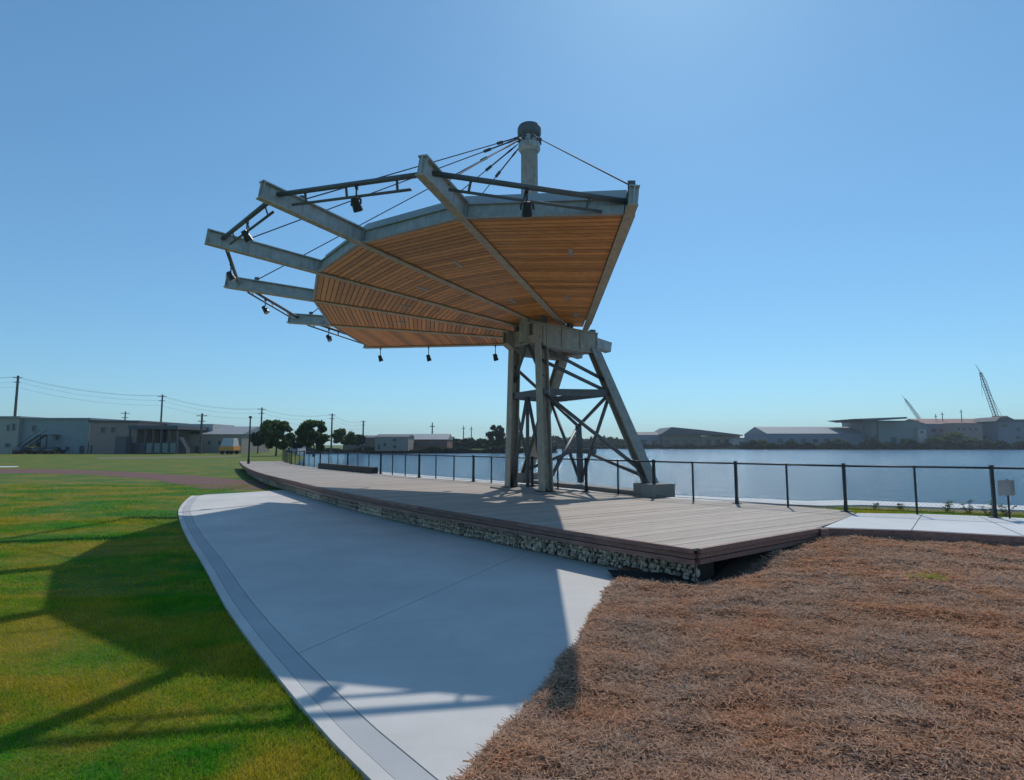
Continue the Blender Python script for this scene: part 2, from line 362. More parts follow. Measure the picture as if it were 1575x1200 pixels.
# reddish mulch strip across the lawn and a far pale footpath
up = [at_z(px, py, -.036) for px, py in ((-120, 722), (0, 721.5), (100, 722), (200, 726), (300, 732), (400, 741), (412, 746))]
lo = [at_z(px, py, -.036) for px, py in ((410, 752.5), (310, 752.5), (240, 738), (150, 730.5), (50, 728), (-120, 729))]
b = MB(); b.quad([tuple(p) for p in reversed(up + lo)]); tag(b.build('mulch_strip', M['mulch_far']), kind='structure')
b = MB(); a_ = [at_z(px, py, -.036) for px, py in ((-150, 720), (25, 718.5), (30, 717.2), (-150, 717.5))]
b.quad([tuple(p) for p in a_]); tag(b.build('footpath', M['path']), kind='structure')
b = MB(); a_ = [at_z(px, py, -.036) for px, py in ((150, 706), (240, 705), (300, 704), (372, 702), (372, 700.8), (290, 702.4), (230, 703.2), (150, 704))]
b.quad([tuple(p) for p in a_]); tag(b.build('footpath', M['soil']), kind='structure')

# ------------------------------------------------------------------ pine straw bed (height field)
medge = [Vector(p) for p in ((1.60, 9.1), (1.22, 7.9), (.65, 6.12), (.32, 5.2), (.04, 4.48), (-.12, 4.15), (-.28, 3.82), (-.36, 3.65), (-.75, 2.6), (-1.2, 1.0))]
ME = np.array([(p.x, p.y) for p in medge])
def mulch_h(x, y):
    x = np.asarray(x, float); y = np.asarray(y, float)
    d = np.full(x.shape, 1e9); sgn = np.ones(x.shape)
    for (ax, ay), (bx, by) in zip(ME[:-1], ME[1:]):
        ex, ey = bx - ax, by - ay; t = np.clip(((x - ax) * ex + (y - ay) * ey) / (ex * ex + ey * ey), 0, 1)
        dx, dy = x - ax - t * ex, y - ay - t * ey; dd = np.hypot(dx, dy); cr = ex * dy - ey * dx
        m_ = dd < d; d = np.where(m_, dd, d); sgn = np.where(m_, np.sign(cr), sgn)
    s = d * sgn
    wob = .02 * np.sin(x * 5.1 + y * 3.3) + .014 * np.sin(y * 9.7 - x * 4.0) + .012 * np.sin(x * 17 + y * 23)
    s = s + wob
    sm = lambda a, lo_, hi_: (lambda t: t * t * (3 - 2 * t))(np.clip((a - lo_) / (hi_ - lo_), 0, 1))
    h = np.where(s < 0, s * .8, .075 * sm(s, 0, .16) + .31 * sm(s, .1, 4.3))
    lump = .028 * np.sin(x * 3.1 + 1.3 * np.sin(y * 2.3)) * np.sin(y * 3.7 + np.sin(x * 2.9)) + .016 * np.sin(x * 9.3 + y * 4.1 + 2 * np.sin(y * 1.7)) * np.sin(y * 8.1 - x * 3 + 2 * np.sin(x * 1.9)) + .008 * np.sin(x * 19 + 3 * np.sin(y * 5)) * np.sin(y * 17 + 3 * np.sin(x * 4))
    h = h + lump * sm(s, .05, .5)
    pit = np.exp(-(((x - 2.75) / .95) ** 2 + ((y - 8.75) / .55) ** 2)); h = h * (1 - .95 * pit) - .05 * pit
    return h
gx, gy = np.meshgrid(np.arange(-1.6, 16.01, .08), np.arange(.8, 11.3, .08)); gz = mulch_h(gx, gy)
ny, nx = gx.shape; vv = np.stack([gx.ravel(), gy.ravel(), gz.ravel()], 1)
keep = gz > -.12
idx = np.arange(nx * ny).reshape(ny, nx); q = np.stack([idx[:-1, :-1], idx[:-1, 1:], idx[1:, 1:], idx[1:, :-1]], -1).reshape(-1, 4)
kq = keep.ravel()[q].all(1)
# nothing under the raised path
cx = vv[q].mean(1); q = q[kq & ~((cx[:, 1] > 11.0))]
me = bpy.data.meshes.new('mulch_bed'); me.from_pydata(vv.tolist(), [], q.tolist()); me.materials.append(M['straw_bed']); me.update()
me.polygons.foreach_set('use_smooth', [True] * len(me.polygons)); tag(obj('mulch_bed', me), kind='structure')
def needles(N, xr, yr, lmin, lmax, w):
    x = rng.uniform(*xr, N); y = rng.uniform(*yr, N); h = mulch_h(x, y); ok = (h > .012) & (np.abs(x) < y * .95 + .6)
    # clear of deck and path
    ok &= ~((y - 8.15 > (x - 2.55) * .73) & (x > 2.4) & (x < 5.45)); ok &= ~((x >= 5.40) & (y > 10.22 - .25 * np.maximum(x - 5.4, 0) - .17 * np.maximum(x - 6.8, 0) - .12 * np.maximum(x - 8, 0)))
    ok &= ~((x < 2.6) & (y > 8.6)) ; ok &= np.hypot(x - 2.75, (y - 8.7) * 1.5) > .55
    dens = .62 + .38 * np.sin(x * 7 + 2 * np.sin(y * 3.1)) * np.sin(y * 8 + 2 * np.sin(x * 2.7)); ok &= rng.random(N) < dens
    x, y, h = x[ok], y[ok], h[ok]; n_ = len(x)
    a = rng.uniform(0, 2 * np.pi, n_); L = rng.uniform(lmin, lmax, n_); el = rng.normal(.12, .22, n_)
    dx, dy, dz = np.cos(a) * np.cos(el) * L / 2, np.sin(a) * np.cos(el) * L / 2, np.sin(el) * L / 2
    wx, wy = -np.sin(a) * w / 2, np.cos(a) * w / 2; c = np.stack([x, y, h + rng.uniform(.0, .028, n_)], 1); D = np.stack([dx, dy, dz], 1); Wv = np.stack([wx, wy, rng.normal(0, w / 3, n_)], 1)
    return np.stack([c - D - Wv, c + D - Wv, c + D + Wv, c - D + Wv], 1).reshape(-1, 3)
nd = np.concatenate([needles(200000, (-1, 6), (2.6, 7), .06, .17, .005), needles(150000, (0, 10), (6.5, 11), .08, .2, .008)])
tag(big_mesh('pine_straw', nd, 4, M['straw']), 'loose brown pine straw spread over the planting bed', 'pine straw', kind='stuff')
# black edging fabric in the pit at the deck corner
pts = [(1.52, 8.78), (1.95, 8.55), (2.5, 8.50), (2.95, 8.75), (3.4, 9.3), (4.2, 9.95)]; b = MB()
for (xa, ya), (xb, yb) in zip(pts[:-1], pts[1:]):
    za, zb = [max(float(mulch_h(np.array([px_]), np.array([py_]))[0]), .004) + .03 for px_, py_ in ((xa, ya), (xb, yb))]
    b.quad([(xa, ya - .09, za), (xb, yb - .09, zb), (xb - .05, yb + .35, zb + .04), (xa - .05, ya + .35, za + .04)])
tag(b.build('landscape_fabric', M['fabric']), 'black landscape fabric exposed under the corner of the deck', 'fabric')

# ------------------------------------------------------------------ grass blades
def apron_mask(x, y):                    # True when on the lawn side of the apron kerb
    A = np.array([(p.x, p.y) for p in apron_L[5:]]); xs = np.interp(y, A[::-1, 1], A[::-1, 0]); return x < xs - .01
def blades(N, yr, hmin, hmax, w):
    y = yr[0] + (yr[1] - yr[0]) * rng.random(N) ** 1.0; x = rng.uniform(-1, 0, N) * (y * .93 + 1); ok = apron_mask(x, y) & (x > -y * .93 - .5)
    x, y = x[ok], y[ok]; n_ = len(x); h = rng.uniform(hmin, hmax, n_) * (.75 + .35 * np.sin(x * 1.7 + np.sin(y * 2.1)) * np.sin(y * 1.3)); a = rng.uniform(0, 2 * np.pi, n_)
    wx, wy = np.cos(a) * w / 2, np.sin(a) * w / 2; l = rng.normal(0, .5, (n_, 2)) * h[:, None]
    p = np.stack([x, y, np.full(n_, -.042)], 1); o = np.stack([wx, wy, np.zeros(n_)], 1); t = np.stack([l[:, 0], l[:, 1], h], 1)
    return np.stack([p - o, p + o, p + t], 1).reshape(-1, 3)
gb = np.concatenate([blades(170000, (2.8, 8), .03, .06, .007), blades(120000, (7.5, 16), .03, .06, .012), blades(60000, (15, 30), .03, .065, .025)])
tag(big_mesh('lawn_grass', gb, 3, M['blade']), 'short green and olive turf grass beside the concrete apron', 'grass', kind='stuff')

# ------------------------------------------------------------------ deck
dsub = offset_line(front, -.12)
b = MB(); b.prism([(p.x, p.y) for p in dsub] + [(p.x, p.y) for p in back], .36, DECK - .035)
deck = tag(b.build('deck', M['deck_frame']), kind='structure'); WORLD['deck'] = Matrix.Identity(4)
ba = R(33); bu = Vector((math.cos(ba), math.sin(ba))); bv = Vector((-bu.y, bu.x))
PU = [(p.dot(bu), p.dot(bv)) for p in deck_poly]
def spans(v):
    xs = []
    for (u0, v0), (u1, v1) in zip(PU, PU[1:] + PU[:1]):
        if (v0 - v) * (v1 - v) < 0: xs.append(u0 + (u1 - u0) * (v - v0) / (v1 - v0))
    xs.sort(); return [(xs[i], xs[i + 1]) for i in range(0, len(xs) - 1, 2)]
vmin, vmax = min(p[1] for p in PU), max(p[1] for p in PU); bw = .172; v = vmin + .004
while v < vmax - bw:
    s0, s1 = spans(v + .004), spans(v + bw - .004)
    if len(s0) == len(s1):
        for (a0, a1), (c0, c1) in zip(s0, s1):
            if a1 - a0 < .1 and c1 - c0 < .1: continue
            q = [bu * a0 + bv * (v + .004), bu * a1 + bv * (v + .004), bu * c1 + bv * (v + bw - .004), bu * c0 + bv * (v + bw - .004)]
            b = MB(); dz = random.uniform(-.0025, .0025); b.prism([(p.x, p.y) for p in q], DECK - .034, DECK + dz); b.build('deck_board', M['deck'], deck)
    v += bw
# fascia: three courses of timber in lengths, front and right side
def fascia(L, step_len, side, lo_=.33):
    acc = []; cur = L[0]
    pts = [L[0]]; d = 0
    for a, c in zip(L[:-1], L[1:]):
        d += (c - a).length
        pts.append(c)
        if d >= step_len: acc.append(pts); pts = [c]; d = 0
    if len(pts) > 1: acc.append(pts)
    for seg in acc:
        for course, (z0, z1, of) in enumerate(((lo_ + .152, DECK - .002, .055), (lo_ + .078, lo_ + .140, .022), (lo_, lo_ + .066, .034))):
            b = MB(); A = offset_line(seg, of * side); Bq = offset_line(seg, (of - .06) * side)
            e = .006; A[0] = lerp(A[0], A[1], e); A[-1] = lerp(A[-1], A[-2], e); Bq[0] = lerp(Bq[0], Bq[1], e); Bq[-1] = lerp(Bq[-1], Bq[-2], e)
            pl = [(p.x, p.y) for p in A] + [(p.x, p.y) for p in reversed(Bq)]
            if side > 0: pl = pl[::-1]
            b.prism(pl, z0, z1); b.build('fascia_board', M['timber'], deck)
fascia(front, 3.0, 1); fascia([Vector((5.46, 10.34)), Vector((4.1, 9.35)), Vector((2.60, 8.255))], 2.0, 1)
b = MB(); b.box(5.36, 5.50, 10.16, 10.30, .05, DECK - .01); b.build('corner_post', M['timber'], deck)
b = MB(); b.beam((-6.9, 29.2, DECK + .16), (-11.8, 35.75, DECK + .16), .35, .32); tag(b.build('low_wall', M['deck_frame'], None, bevel=.02), 'low dark timber seat wall on the far back edge of the deck', 'wall')

# ------------------------------------------------------------------ gabion wall
gab = thing('gabion_wall', (1.4, 9.6, 0), 'low gabion wall of tan stones in wire baskets beneath the deck edge', 'gabion wall')
gl = offset_line(front, -.24)
gl[0] = gl[0] + (gl[1] - gl[0]).normalized() * .10
arc = [0]
for a, c in zip(gl[:-1], gl[1:]): arc.append(arc[-1] + (c - a).length)
def along(s):
    for k in range(len(arc) - 1):
        if s <= arc[k + 1] or k == len(arc) - 2:
            t = (s - arc[k]) / (arc[k + 1] - arc[k]); return lerp(gl[k], gl[k + 1], t), (gl[k + 1] - gl[k]).normalized()
def stone_geo(r, seed):
    rr = random.Random(seed); b = MB(); ph = (1 + 5 ** .5) / 2
    vs_ = [(-1, ph, 0), (1, ph, 0), (-1, -ph, 0), (1, -ph, 0), (0, -1, ph), (0, 1, ph), (0, -1, -ph), (0, 1, -ph), (ph, 0, -1), (ph, 0, 1), (-ph, 0, -1), (-ph, 0, 1)]
    sc = (rr.uniform(.8, 1.25), rr.uniform(.6, .9), rr.uniform(.65, 1.0))
    b.v = [tuple(V(*p).normalized()[k] * r * sc[k] * rr.uniform(.82, 1.12) for k in range(3)) for p in vs_]
    b.f = [(0, 11, 5), (0, 5, 1), (0, 1, 7), (0, 7, 10), (0, 10, 11), (1, 5, 9), (5, 11, 4), (11, 10, 2), (10, 7, 6), (7, 1, 8), (3, 9, 4), (3, 4, 2), (3, 2, 6), (3, 6, 8), (3, 8, 9), (4, 9, 5), (2, 4, 11), (6, 2, 10), (8, 6, 7), (9, 8, 1)]
    return b
smesh = [stone_geo(.06, 100 + k).mesh('stone', M['stone']) for k in range(10)]
total = min(arc[-1], 40.0); s = .0; single = 0; blen = 1.95; k = 0
while s < total - .2:
    e = min(s + blen, total); basket = MB(); wires = MB(); far = MB()
    p0, t0 = along(s + .02); p1, t1 = along(e - .02); nrm0 = Vector((-t0.y, t0.x)); nrm1 = Vector((-t1.y, t1.x))
    if nrm0.dot(Vector((-1, -.5))) < 0: nrm0, nrm1 = -nrm0, -nrm1
    q = [p0 - nrm0 * .08, p1 - nrm1 * .08, p1 - nrm1 * .5, p0 - nrm0 * .5]
    basket.prism([(p.x, p.y) for p in q], -.08, .30); bo = basket.build('basket', M['deck_frame'], gab)
    for zz in (.01, .11, .21, .31): wires.tube((p0.x + nrm0.x * .02, p0.y + nrm0.y * .02, zz), (p1.x + nrm1.x * .02, p1.y + nrm1.y * .02, zz), .004, 3)
    m_ = int((e - s) / .1)
    for j in range(m_ + 1):
        a = lerp(p0, p1, j / m_) + nrm0 * .022; wires.tube((a.x, a.y, 0), (a.x, a.y, .32), .007 if j in (0, m_) else .003, 3)
    wires.build('wire_mesh', M['wire'], bo)
    sp = .078 if s < 8 else .11; rows = 5 if s < 8 else 3
    for row in range(rows):
        m_ = int((e - s) / sp)
        for j in range(m_):
            a, t = along(s + (j + .5 + random.uniform(-.3, .3) + .5 * (row % 2)) * (e - s) / m_ * .98 + .01); nn = nrm0
            pos = a - nn * random.uniform(.035, .075); z = .035 + row * (.30 / rows) + random.uniform(-.012, .02); sc = random.uniform(.62, .98) * (1 if s < 8 else 1.45)
            if single < 295:
                o = obj('stone', random.choice(smesh)); attach(o, bo); o.location = (pos.x, pos.y, z); o.rotation_euler = [random.uniform(0, 6) for _ in range(3)]; o.scale = (sc, sc, sc); single += 1
            else:
                me_ = random.choice(smesh); rot = Matrix.Rotation(random.uniform(0, 6), 3, 'Z') @ Matrix.Rotation(random.uniform(0, 6), 3, 'X'); n0 = len(far.v)
                far.v += [tuple(rot @ (vt.co * sc) + V(pos.x, pos.y, z)) for vt in me_.vertices]; far.f += [tuple(n0 + i for i in pl.vertices) for pl in me_.polygons]
    if far.v: tag(far.build('stone_fill', M['stone'], bo), kind='stuff')
    s = e; k += 1

# ------------------------------------------------------------------ stage canopy with its tower
ax = R(29.3); A2 = V(math.cos(ax), math.sin(ax), 0); Q2 = V(math.sin(ax), -math.cos(ax), 0)
Mf = V(.5, 18.5, 0)
def T(t, s, z): return Mf + A2 * t + Q2 * s + V(0, 0, z)
can = thing('stage_canopy', (.5, 18.5, DECK), 'fan-shaped timber-lined stage canopy cantilevered from a braced steel tower with cable mast', 'stage canopy')
AP = V(2.467, 20.5, 3.631 + EYE); KS = .133; TH = R(209.3); DT = R(19.75)
Rt = [10.42, 11.4, 11.85, 12.05, 12.1, 11.6, 10.6]; Rc = [9.95, 9.62, 9.28, 9.12, 9.2, 9.65, 10.2]
NV = V(-KS * math.cos(TH), -KS * math.sin(TH), 1).normalized()
def roofz(p): return AP.z + KS * ((p.x - AP.x) * math.cos(TH) + (p.y - AP.y) * math.sin(TH))
def rp(i, r, h=0, side=0):
    o = (3 - i) * DT; a = TH + o; d = V(math.cos(a), math.sin(a), 0); n_ = V(-d.y, d.x, 0)
    p = AP + d * r + n_ * side; p.z = roofz(p) + h; return p
BH = .40
rin = [1.7, 2.0, 2.0, 2.0, 2.0, 2.0, 1.7]
for i in range(7):
    b = MB(); p_, q_ = rp(i, rin[i]), rp(i, Rt[i]); b.beam(p_, q_, .19, .03, NV, off=BH - .015); b.beam(p_, q_, .03, BH - .06, NV, off=BH / 2)
    ro = b.build('roof_beam', M['steel'], can)
    b = MB(); b.beam(p_, q_, .19, .03, NV, off=.015); b.build('bottom_flange', M['flange'], ro)
    b = MB(); e0, e1 = rp(i, Rt[i] - .06), rp(i, Rt[i] - .045); b.beam(e0 + NV * BH / 2, e1 + NV * BH / 2, .18, BH - .06, NV); b.build('end_plate', M['steel'], ro)
    b = MB(); b.beam(rp(i, Rc[i] + .04, 0) + NV * BH / 2, rp(i, Rc[i] + .055, 0) + NV * BH / 2, .18, BH - .06, NV); b.build('stiffener', M['steel'], ro)
NPL = 48
for i in range(6):
    t0 = .20
    def bay(t, j, h, inset=.1):
        sgn = -1 if j == i else 1
        return rp(j, t * Rc[j], h, sgn * inset)
    b = MB(); b.hexa([bay(t0, i, .075), bay(1, i, .075), bay(1, i + 1, .075), bay(t0, i + 1, .075)][::-1], [bay(t0, i, .1), bay(1, i, .1), bay(1, i + 1, .1), bay(t0, i + 1, .1)][::-1])
    so = b.build('soffit', M['soffit_back'], can)
    for k in range(NPL):
        ta, tb = t0 + (1 - t0) * k / NPL + .0012, t0 + (1 - t0) * (k + 1) / NPL - .0012; z = .048 + random.uniform(-.002, .002)
        b = MB(); bb = [bay(ta, i, z), bay(tb, i, z), bay(tb, i + 1, z), bay(ta, i + 1, z)][::-1]; tt = [bay(ta, i, .072), bay(tb, i, .072), bay(tb, i + 1, .072), bay(ta, i + 1, .072)][::-1]
        b.hexa(bb, tt); b.build('soffit_plank', M['soffit'], so)
    # fascia channel and raised roof edge
    b = MB(); b.beam(rp(i, Rc[i] + .02, .02, -.1) + NV * .16, rp(i + 1, Rc[i + 1] + .02, .02, .1) + NV * .16, .03, .32, NV)
    b.beam(rp(i, Rc[i] + .045, .02, -.1) + NV * .012, rp(i + 1, Rc[i + 1] + .045, .02, .1) + NV * .012, .09, .024, NV)
    b.beam(rp(i, Rc[i] + .045, .02, -.1) + NV * .308, rp(i + 1, Rc[i + 1] + .045, .02, .1) + NV * .308, .09, .024, NV)
    b.build('fascia', M['steel'], can)
    b = MB(); ring = [rp(i, .19 * Rc[i], 0), rp(i, Rc[i] - .13, 0), rp(i + 1, Rc[i + 1] - .13, 0), rp(i + 1, .19 * Rc[i + 1], 0)][::-1]
    b.hexa([p + V(0, 0, .41) for p in ring], [p + V(0, 0, .60) for p in ring]); b.build('roof_panel', M['roof_metal'], can)
    # outrigger pipes carrying the lights
    a0, a1 = rp(i, Rt[i] - .42, .27), rp(i + 1, Rt[i + 1] - .42, .27)
    b = MB(); b.tube(a0, a1, .055, 8); po = b.build('outrigger_pipe', M['steel_dark'], can, smooth=True)
    c0, c1 = lerp(a0, a1, .12) - NV * .22, lerp(a0, a1, .9) - NV * .22; inn_ = (rp(3, 5, .2) - lerp(a0, a1, .5)).normalized() * .12; inn_.z = 0
    b = MB(); b.tube(c0 + inn_, c1 + inn_, .03, 8); b.build('conduit', M['steel_dark'], po, smooth=True)
    for t in (.2, .52, .8):
        b = MB(); h0 = lerp(a0, a1, t); b.beam(h0, lerp(c0, c1, (t - .12) / .78) + inn_, .05, .012); b.build('hanger', M['steel_dark'], po)
# edge trim on the two straight sides
for i in (0, 6):
    sd_ = .11 if i == 0 else -.11
    b = MB(); b.beam(rp(i, 2.4, 0, sd_) + NV * .2, rp(i, Rc[i], 0, sd_) + NV * .2, .02, .36, NV); b.build('side_trim', M['roof_metal'], can)
# recessed downlights in the soffit
for (i, t, f) in ((0, .82, .35), (0, .5, .5), (1, .8, .5), (1, .5, .55), (2, .72, .5), (3, .7, .5), (4, .7, .5), (0, .34, .4)):
    c = lerp(rp(i, t * Rc[i], .04), rp(i + 1, t * Rc[i + 1], .04), f); d = (rp(i + 1, 5, .04) - rp(i, 5, .04)).normalized(); rad = NV.cross(d)
    b = MB(); b.beam(c - rad * .2, c + rad * .2, .09, .025, NV); b.build('downlight', M['steel'], can)
# tower
zt = 4.97; base = DECK
def Hcol(name, p, q, w, d, mat, flange_dir):
    b = MB(); p = Vector(p); q = Vector(q); f = Vector(flange_dir)
    b.beam(p + f * d / 2, q + f * d * .42, .035, w, f.cross(q - p)); b.beam(p - f * d / 2, q - f * d * .42, .035, w, f.cross(q - p)); b.beam(p, q, d - .04, .03, f.cross(q - p))
    return b.build(name, mat, can)
FL, FR, FLt, FRt = T(0, -1.08, base + .02), T(0, 1.08, base + .02), T(0, -.82, 5.75), T(0, .82, 5.75)
RR, RL, RRt, RLt = T(2.0, 3.43, base + .37), T(2.0, -3.43, base + .37), T(2.0, .85, zt), T(2.0, -.85, zt)
for p, q in ((FL, FLt), (FR, FRt)):
    Hcol('column', p, q, .34, .29, M['steel_column'], A2)
    b = MB(); b.beam(p - V(0, 0, .02), p + V(0, 0, .03), .62, .62, A2); b.build('base_plate', M['concrete_old'], can)
for p, q in ((RR, RRt), (RL, RLt)):
    Hcol('raking_leg', p, q + V(0, 0, .2), .34, .30, M['steel_column'], Q2)
def mem(name, p, q, w=.12, mat='steel_dark', box=False):
    b = MB()
    if box: b.beam(p, q, w, w * 1.15)
    else: b.tube(p, q, w / 2, 8)
    return b.build(name, M[mat], can, smooth=not box)
for s in (-.84, .84):                    # deep side girders, tail stub behind
    b = MB(); f, r = T(-.38, s, 0), T(2.1, s, 0)
    ring = [V(p.x, p.y, z) for p, z in ((f, 5.36), (T(.15, s, 0), 5.0), (r, zt), (r, 5.66), (f, 5.80))]
    for sg in (-.13, .13):
        o_ = Q2 * sg; b.hexa([p + o_ - Q2 * .018 for p in ring], [p + o_ + Q2 * .018 for p in ring])
    b.beam(ring[0] + V(0, 0, .022), ring[1] + V(0, 0, .022), .38, .04); b.beam(ring[1] + V(0, 0, .022), ring[2] + V(0, 0, .022), .38, .04); b.beam(ring[4] - V(0, 0, .022), ring[3] - V(0, 0, .022), .38, .04)
    for tt in (.0, .7, 1.4, 2.06):
        for sg in (-.165, .165): b.beam(T(tt, s + sg, 5.06), T(tt, s + sg, 5.66), .025, .05, A2)
    b.build('side_girder', M['steel_column'], can)
    for tt in (.1, 1.1, 2.0):
        q_ = T(tt, s, 5.64); b = MB(); b.beam(q_, V(q_.x, q_.y, roofz(q_) + .05), .16, .16, A2); b.build('bearing', M['steel_dark'], can)
    b = MB(); b.beam(T(2.05, s * .95, 5.36), T(2.72, s * .95, 5.24), .3, .34); b.build('tail_stub', M['steel'], can, bevel=.02)
for t, z, h in ((0, 5.48, .5), (2.0, 5.3, .5)):
    b = MB(); b.beam(T(t, -.68, z), T(t, .68, z), .28, h); b.build('cross_girder', M['steel_column'], can)
zm = 3.62
def onleg(p, q, z): t = (z - p.z) / (q.z - p.z); return lerp(p, q, t)
fl, fr, rr, rl = onleg(FL, FLt, zm), onleg(FR, FRt, zm), onleg(RR, RRt, zm), onleg(RL, RLt, zm)
for a, c in ((fl, fr), (fr, rr), (fl, rl), (rr, rl)): mem('strut', a, c, .17, 'steel_dark', True)
fc, rc = T(0, 0, zm), T(2.0, 0, zm)
FB, RB, N = T(0, 0, base + .1), T(2.0, .1, base + .2), T(2.0, 0, 2.62)
for a, c in ((fc, FL), (fc, FR), (fc, FB), (T(0, 0, 5.3), onleg(FL, FLt, 4.1)), (T(0, 0, 5.3), onleg(FR, FRt, 4.1)),
             (onleg(FR, FRt, 4.62), rr), (onleg(FR, FRt, 5.05), onleg(RR, RRt, 4.05)), (onleg(FL, FLt, 4.62), rl), (fr, onleg(RR, RRt, 1.15)), (fl, onleg(RL, RLt, 1.15)),
             (rr, N), (rl, N), (rr, RB), (rl, RB), (N, T(.1, 1.05, base + .3)), (T(2.0, .35, 1.78), onleg(RR, RRt, 1.05)), (T(2.0, -.35, 1.78), onleg(RL, RLt, 1.05))):
    mem('brace', a, c, .115)
mem('centre_post', RB, N + V(0, 0, .05), .17, 'steel_dark', True)
mem('strut', T(2.0, .9, 1.78), T(2.0, -.9, 1.78), .13, 'steel_dark', True)
b = MB(); o1, o2 = T(2.0, -4.0, 0), T(2.0, 4.0, 0); b.beam(o1 + V(0, 0, base + .06), T(2.0, 3.05, base + .06), .55, .14); b.build('grade_beam', M['concrete_old'], can, bevel=.02)
for s in (3.52, -3.52):
    b = MB(); b.beam(T(2.05, s - .42, base + .18), T(2.05, s + .42, base + .18), .8, .37); b.build('footing', M['concrete_old'], can, bevel=.02)
b = MB(); b.beam(T(-.1, -1.5, base + .025), T(-.1, 1.5, base + .025), .95, .05); b.build('footing', M['concrete_old'], can)
# mast
mt = at_depth(815, 194, 18.55).z; mc = V(.585, 18.55, 0); b = MB(); n_ = 12; prof = [(.36, 5.3), (.355, 7.0), (.335, 7.4), (.30, 8.4), (.285, mt - .9)]
for k, (r, z) in enumerate(prof):
    for i in range(24):
        a = 2 * math.pi * i / 24; rr_ = r * (1 if i % 2 else .93); b.v.append((mc.x + rr_ * math.cos(a), mc.y + rr_ * math.sin(a), z))
for k in range(len(prof) - 1):
    for i in range(24): j = (i + 1) % 24; b.f.append((k * 24 + i, k * 24 + j, (k + 1) * 24 + j, (k + 1) * 24 + i))
mast = b.build('mast', M['steel_column'], can)
b = MB(); b.lathe(mc, [(.30, mt - .95), (.37, mt - .85), (.37, mt - .68), (.31, mt - .62), (.30, mt - .42)], 24); b.build('collar', M['steel'], mast)
b = MB(); b.lathe(mc, [(.31, mt - .43), (.37, mt - .37), (.40, mt - .3), (.40, mt - .12), (.36, mt - .03), (.25, mt)], 24); b.build('mast_cap', M['steel_dark'], mast)
for i in range(8):
    a = 2 * math.pi * i / 8 + .2; d = V(math.cos(a), math.sin(a), 0); b = MB(); b.beam(mc + d * .29 + V(0, 0, mt - .52), mc + d * .42 + V(0, 0, mt - .52), .04, .2); b.build('lug', M['steel_dark'], mast)
for i in range(7):
    e = rp(i, Rt[i] - (.12 if i in (0, 6) else 1.0), BH + .02); d = (e - mc); d.z = 0; d.normalize(); s0 = mc + d * .42 + V(0, 0, mt - .55)
    b = MB(); b.tube(s0, e, .016, 6); co = b.build('cable', M['cable'], can)
    L = (e - s0); u = L.normalized()
    b = MB(); b.tube(s0 + u * .25, s0 + u * .45, .032, 8); b.tube(s0 + u * 1.15, s0 + u * 1.4, .05, 8); b.tube(s0 + u * .1, s0 + u * 1.3, .024, 6); b.build('turnbuckle', M['cable'], co)
    b = MB(); b.beam(e - V(0, 0, .06), e + V(0, 0, .1), .03, .14); b.build('anchor_plate', M['steel_dark'], co)

# spotlights on the outrigger pipes
def spotlight(p, aim, label, drop=.3):
    o = thing('spotlight', p, label, 'spotlight', 'spotlights on the canopy rim')
    b = MB(); b.beam(p + V(0, 0, .07), p - V(0, 0, .05), .09, .05); b.build('clamp', M['spot'], o)
    b = MB(); b.tube(p - V(0, 0, .04), p - V(0, 0, drop), .018, 6); b.build('stem', M['spot'], o)
    c = p - V(0, 0, drop + .06); u = Vector(aim).normalized()
    b = MB(); b.tube(c - u * .13, c + u * .02, .07, 12, .085); b.tube(c + u * .02, c + u * .14, .09, 12, .1); h = b.build('housing', M['spot'], o, smooth=False)
    b = MB(); b.tube(c + u * .142, c + u * .15, .085, 12); b.build('lens', M['lens'], h)
    b = MB(); r = u.cross(V(0, 0, 1)).normalized()
    for sg in (-1, 1): b.beam(c + r * .115 * sg + V(0, 0, .08), c + r * .115 * sg - V(0, 0, .02), .012, .04)
    b.beam(c - r * .12 + V(0, 0, .085), c + r * .12 + V(0, 0, .085), .03, .012); b.build('yoke', M['spot'], o)
for i, f, nm in ((0, .52, 'edge beam nearest the raking leg'), (1, .45, 'second and third roof beams'), (2, .5, 'third and fourth roof beams'), (3, .5, 'middle roof beams'), (4, .42, 'fifth and sixth roof beams'), (5, .4, 'last two roof beams')):
    a0, a1 = rp(i, Rt[i] - .42, .27), rp(i + 1, Rt[i + 1] - .42, .27); p = lerp(a0, a1, f); p = p - V(0, 0, .06)
    lab = {0: 'black spotlight hung on the rim pipe in front of the steel fascia', 1: 'black spotlight hanging between two beam tips above the longest gap of sky', 2: 'black spotlight on the slanting rim pipe between upper beam tips',
           3: 'black spotlight on the short upright-looking pipe between middle beam tips', 4: 'black spotlight on the descending pipe below the lowest long beam', 5: 'black spotlight on the pipe beside the far corner of the soffit'}[i]
    spotlight(p, (mc - p + V(0, 0, -6)), lab)
for r, nm in ((9.6, 'black spotlight under the far edge beam, closest to the beam tip'), (6.9, 'black spotlight under the far edge beam, middle one of three'), (3.6, 'black spotlight under the far edge beam, closest to the tower')):
    p = rp(6, r, -.02); spotlight(p, (.3, .2, -1), nm, .38)

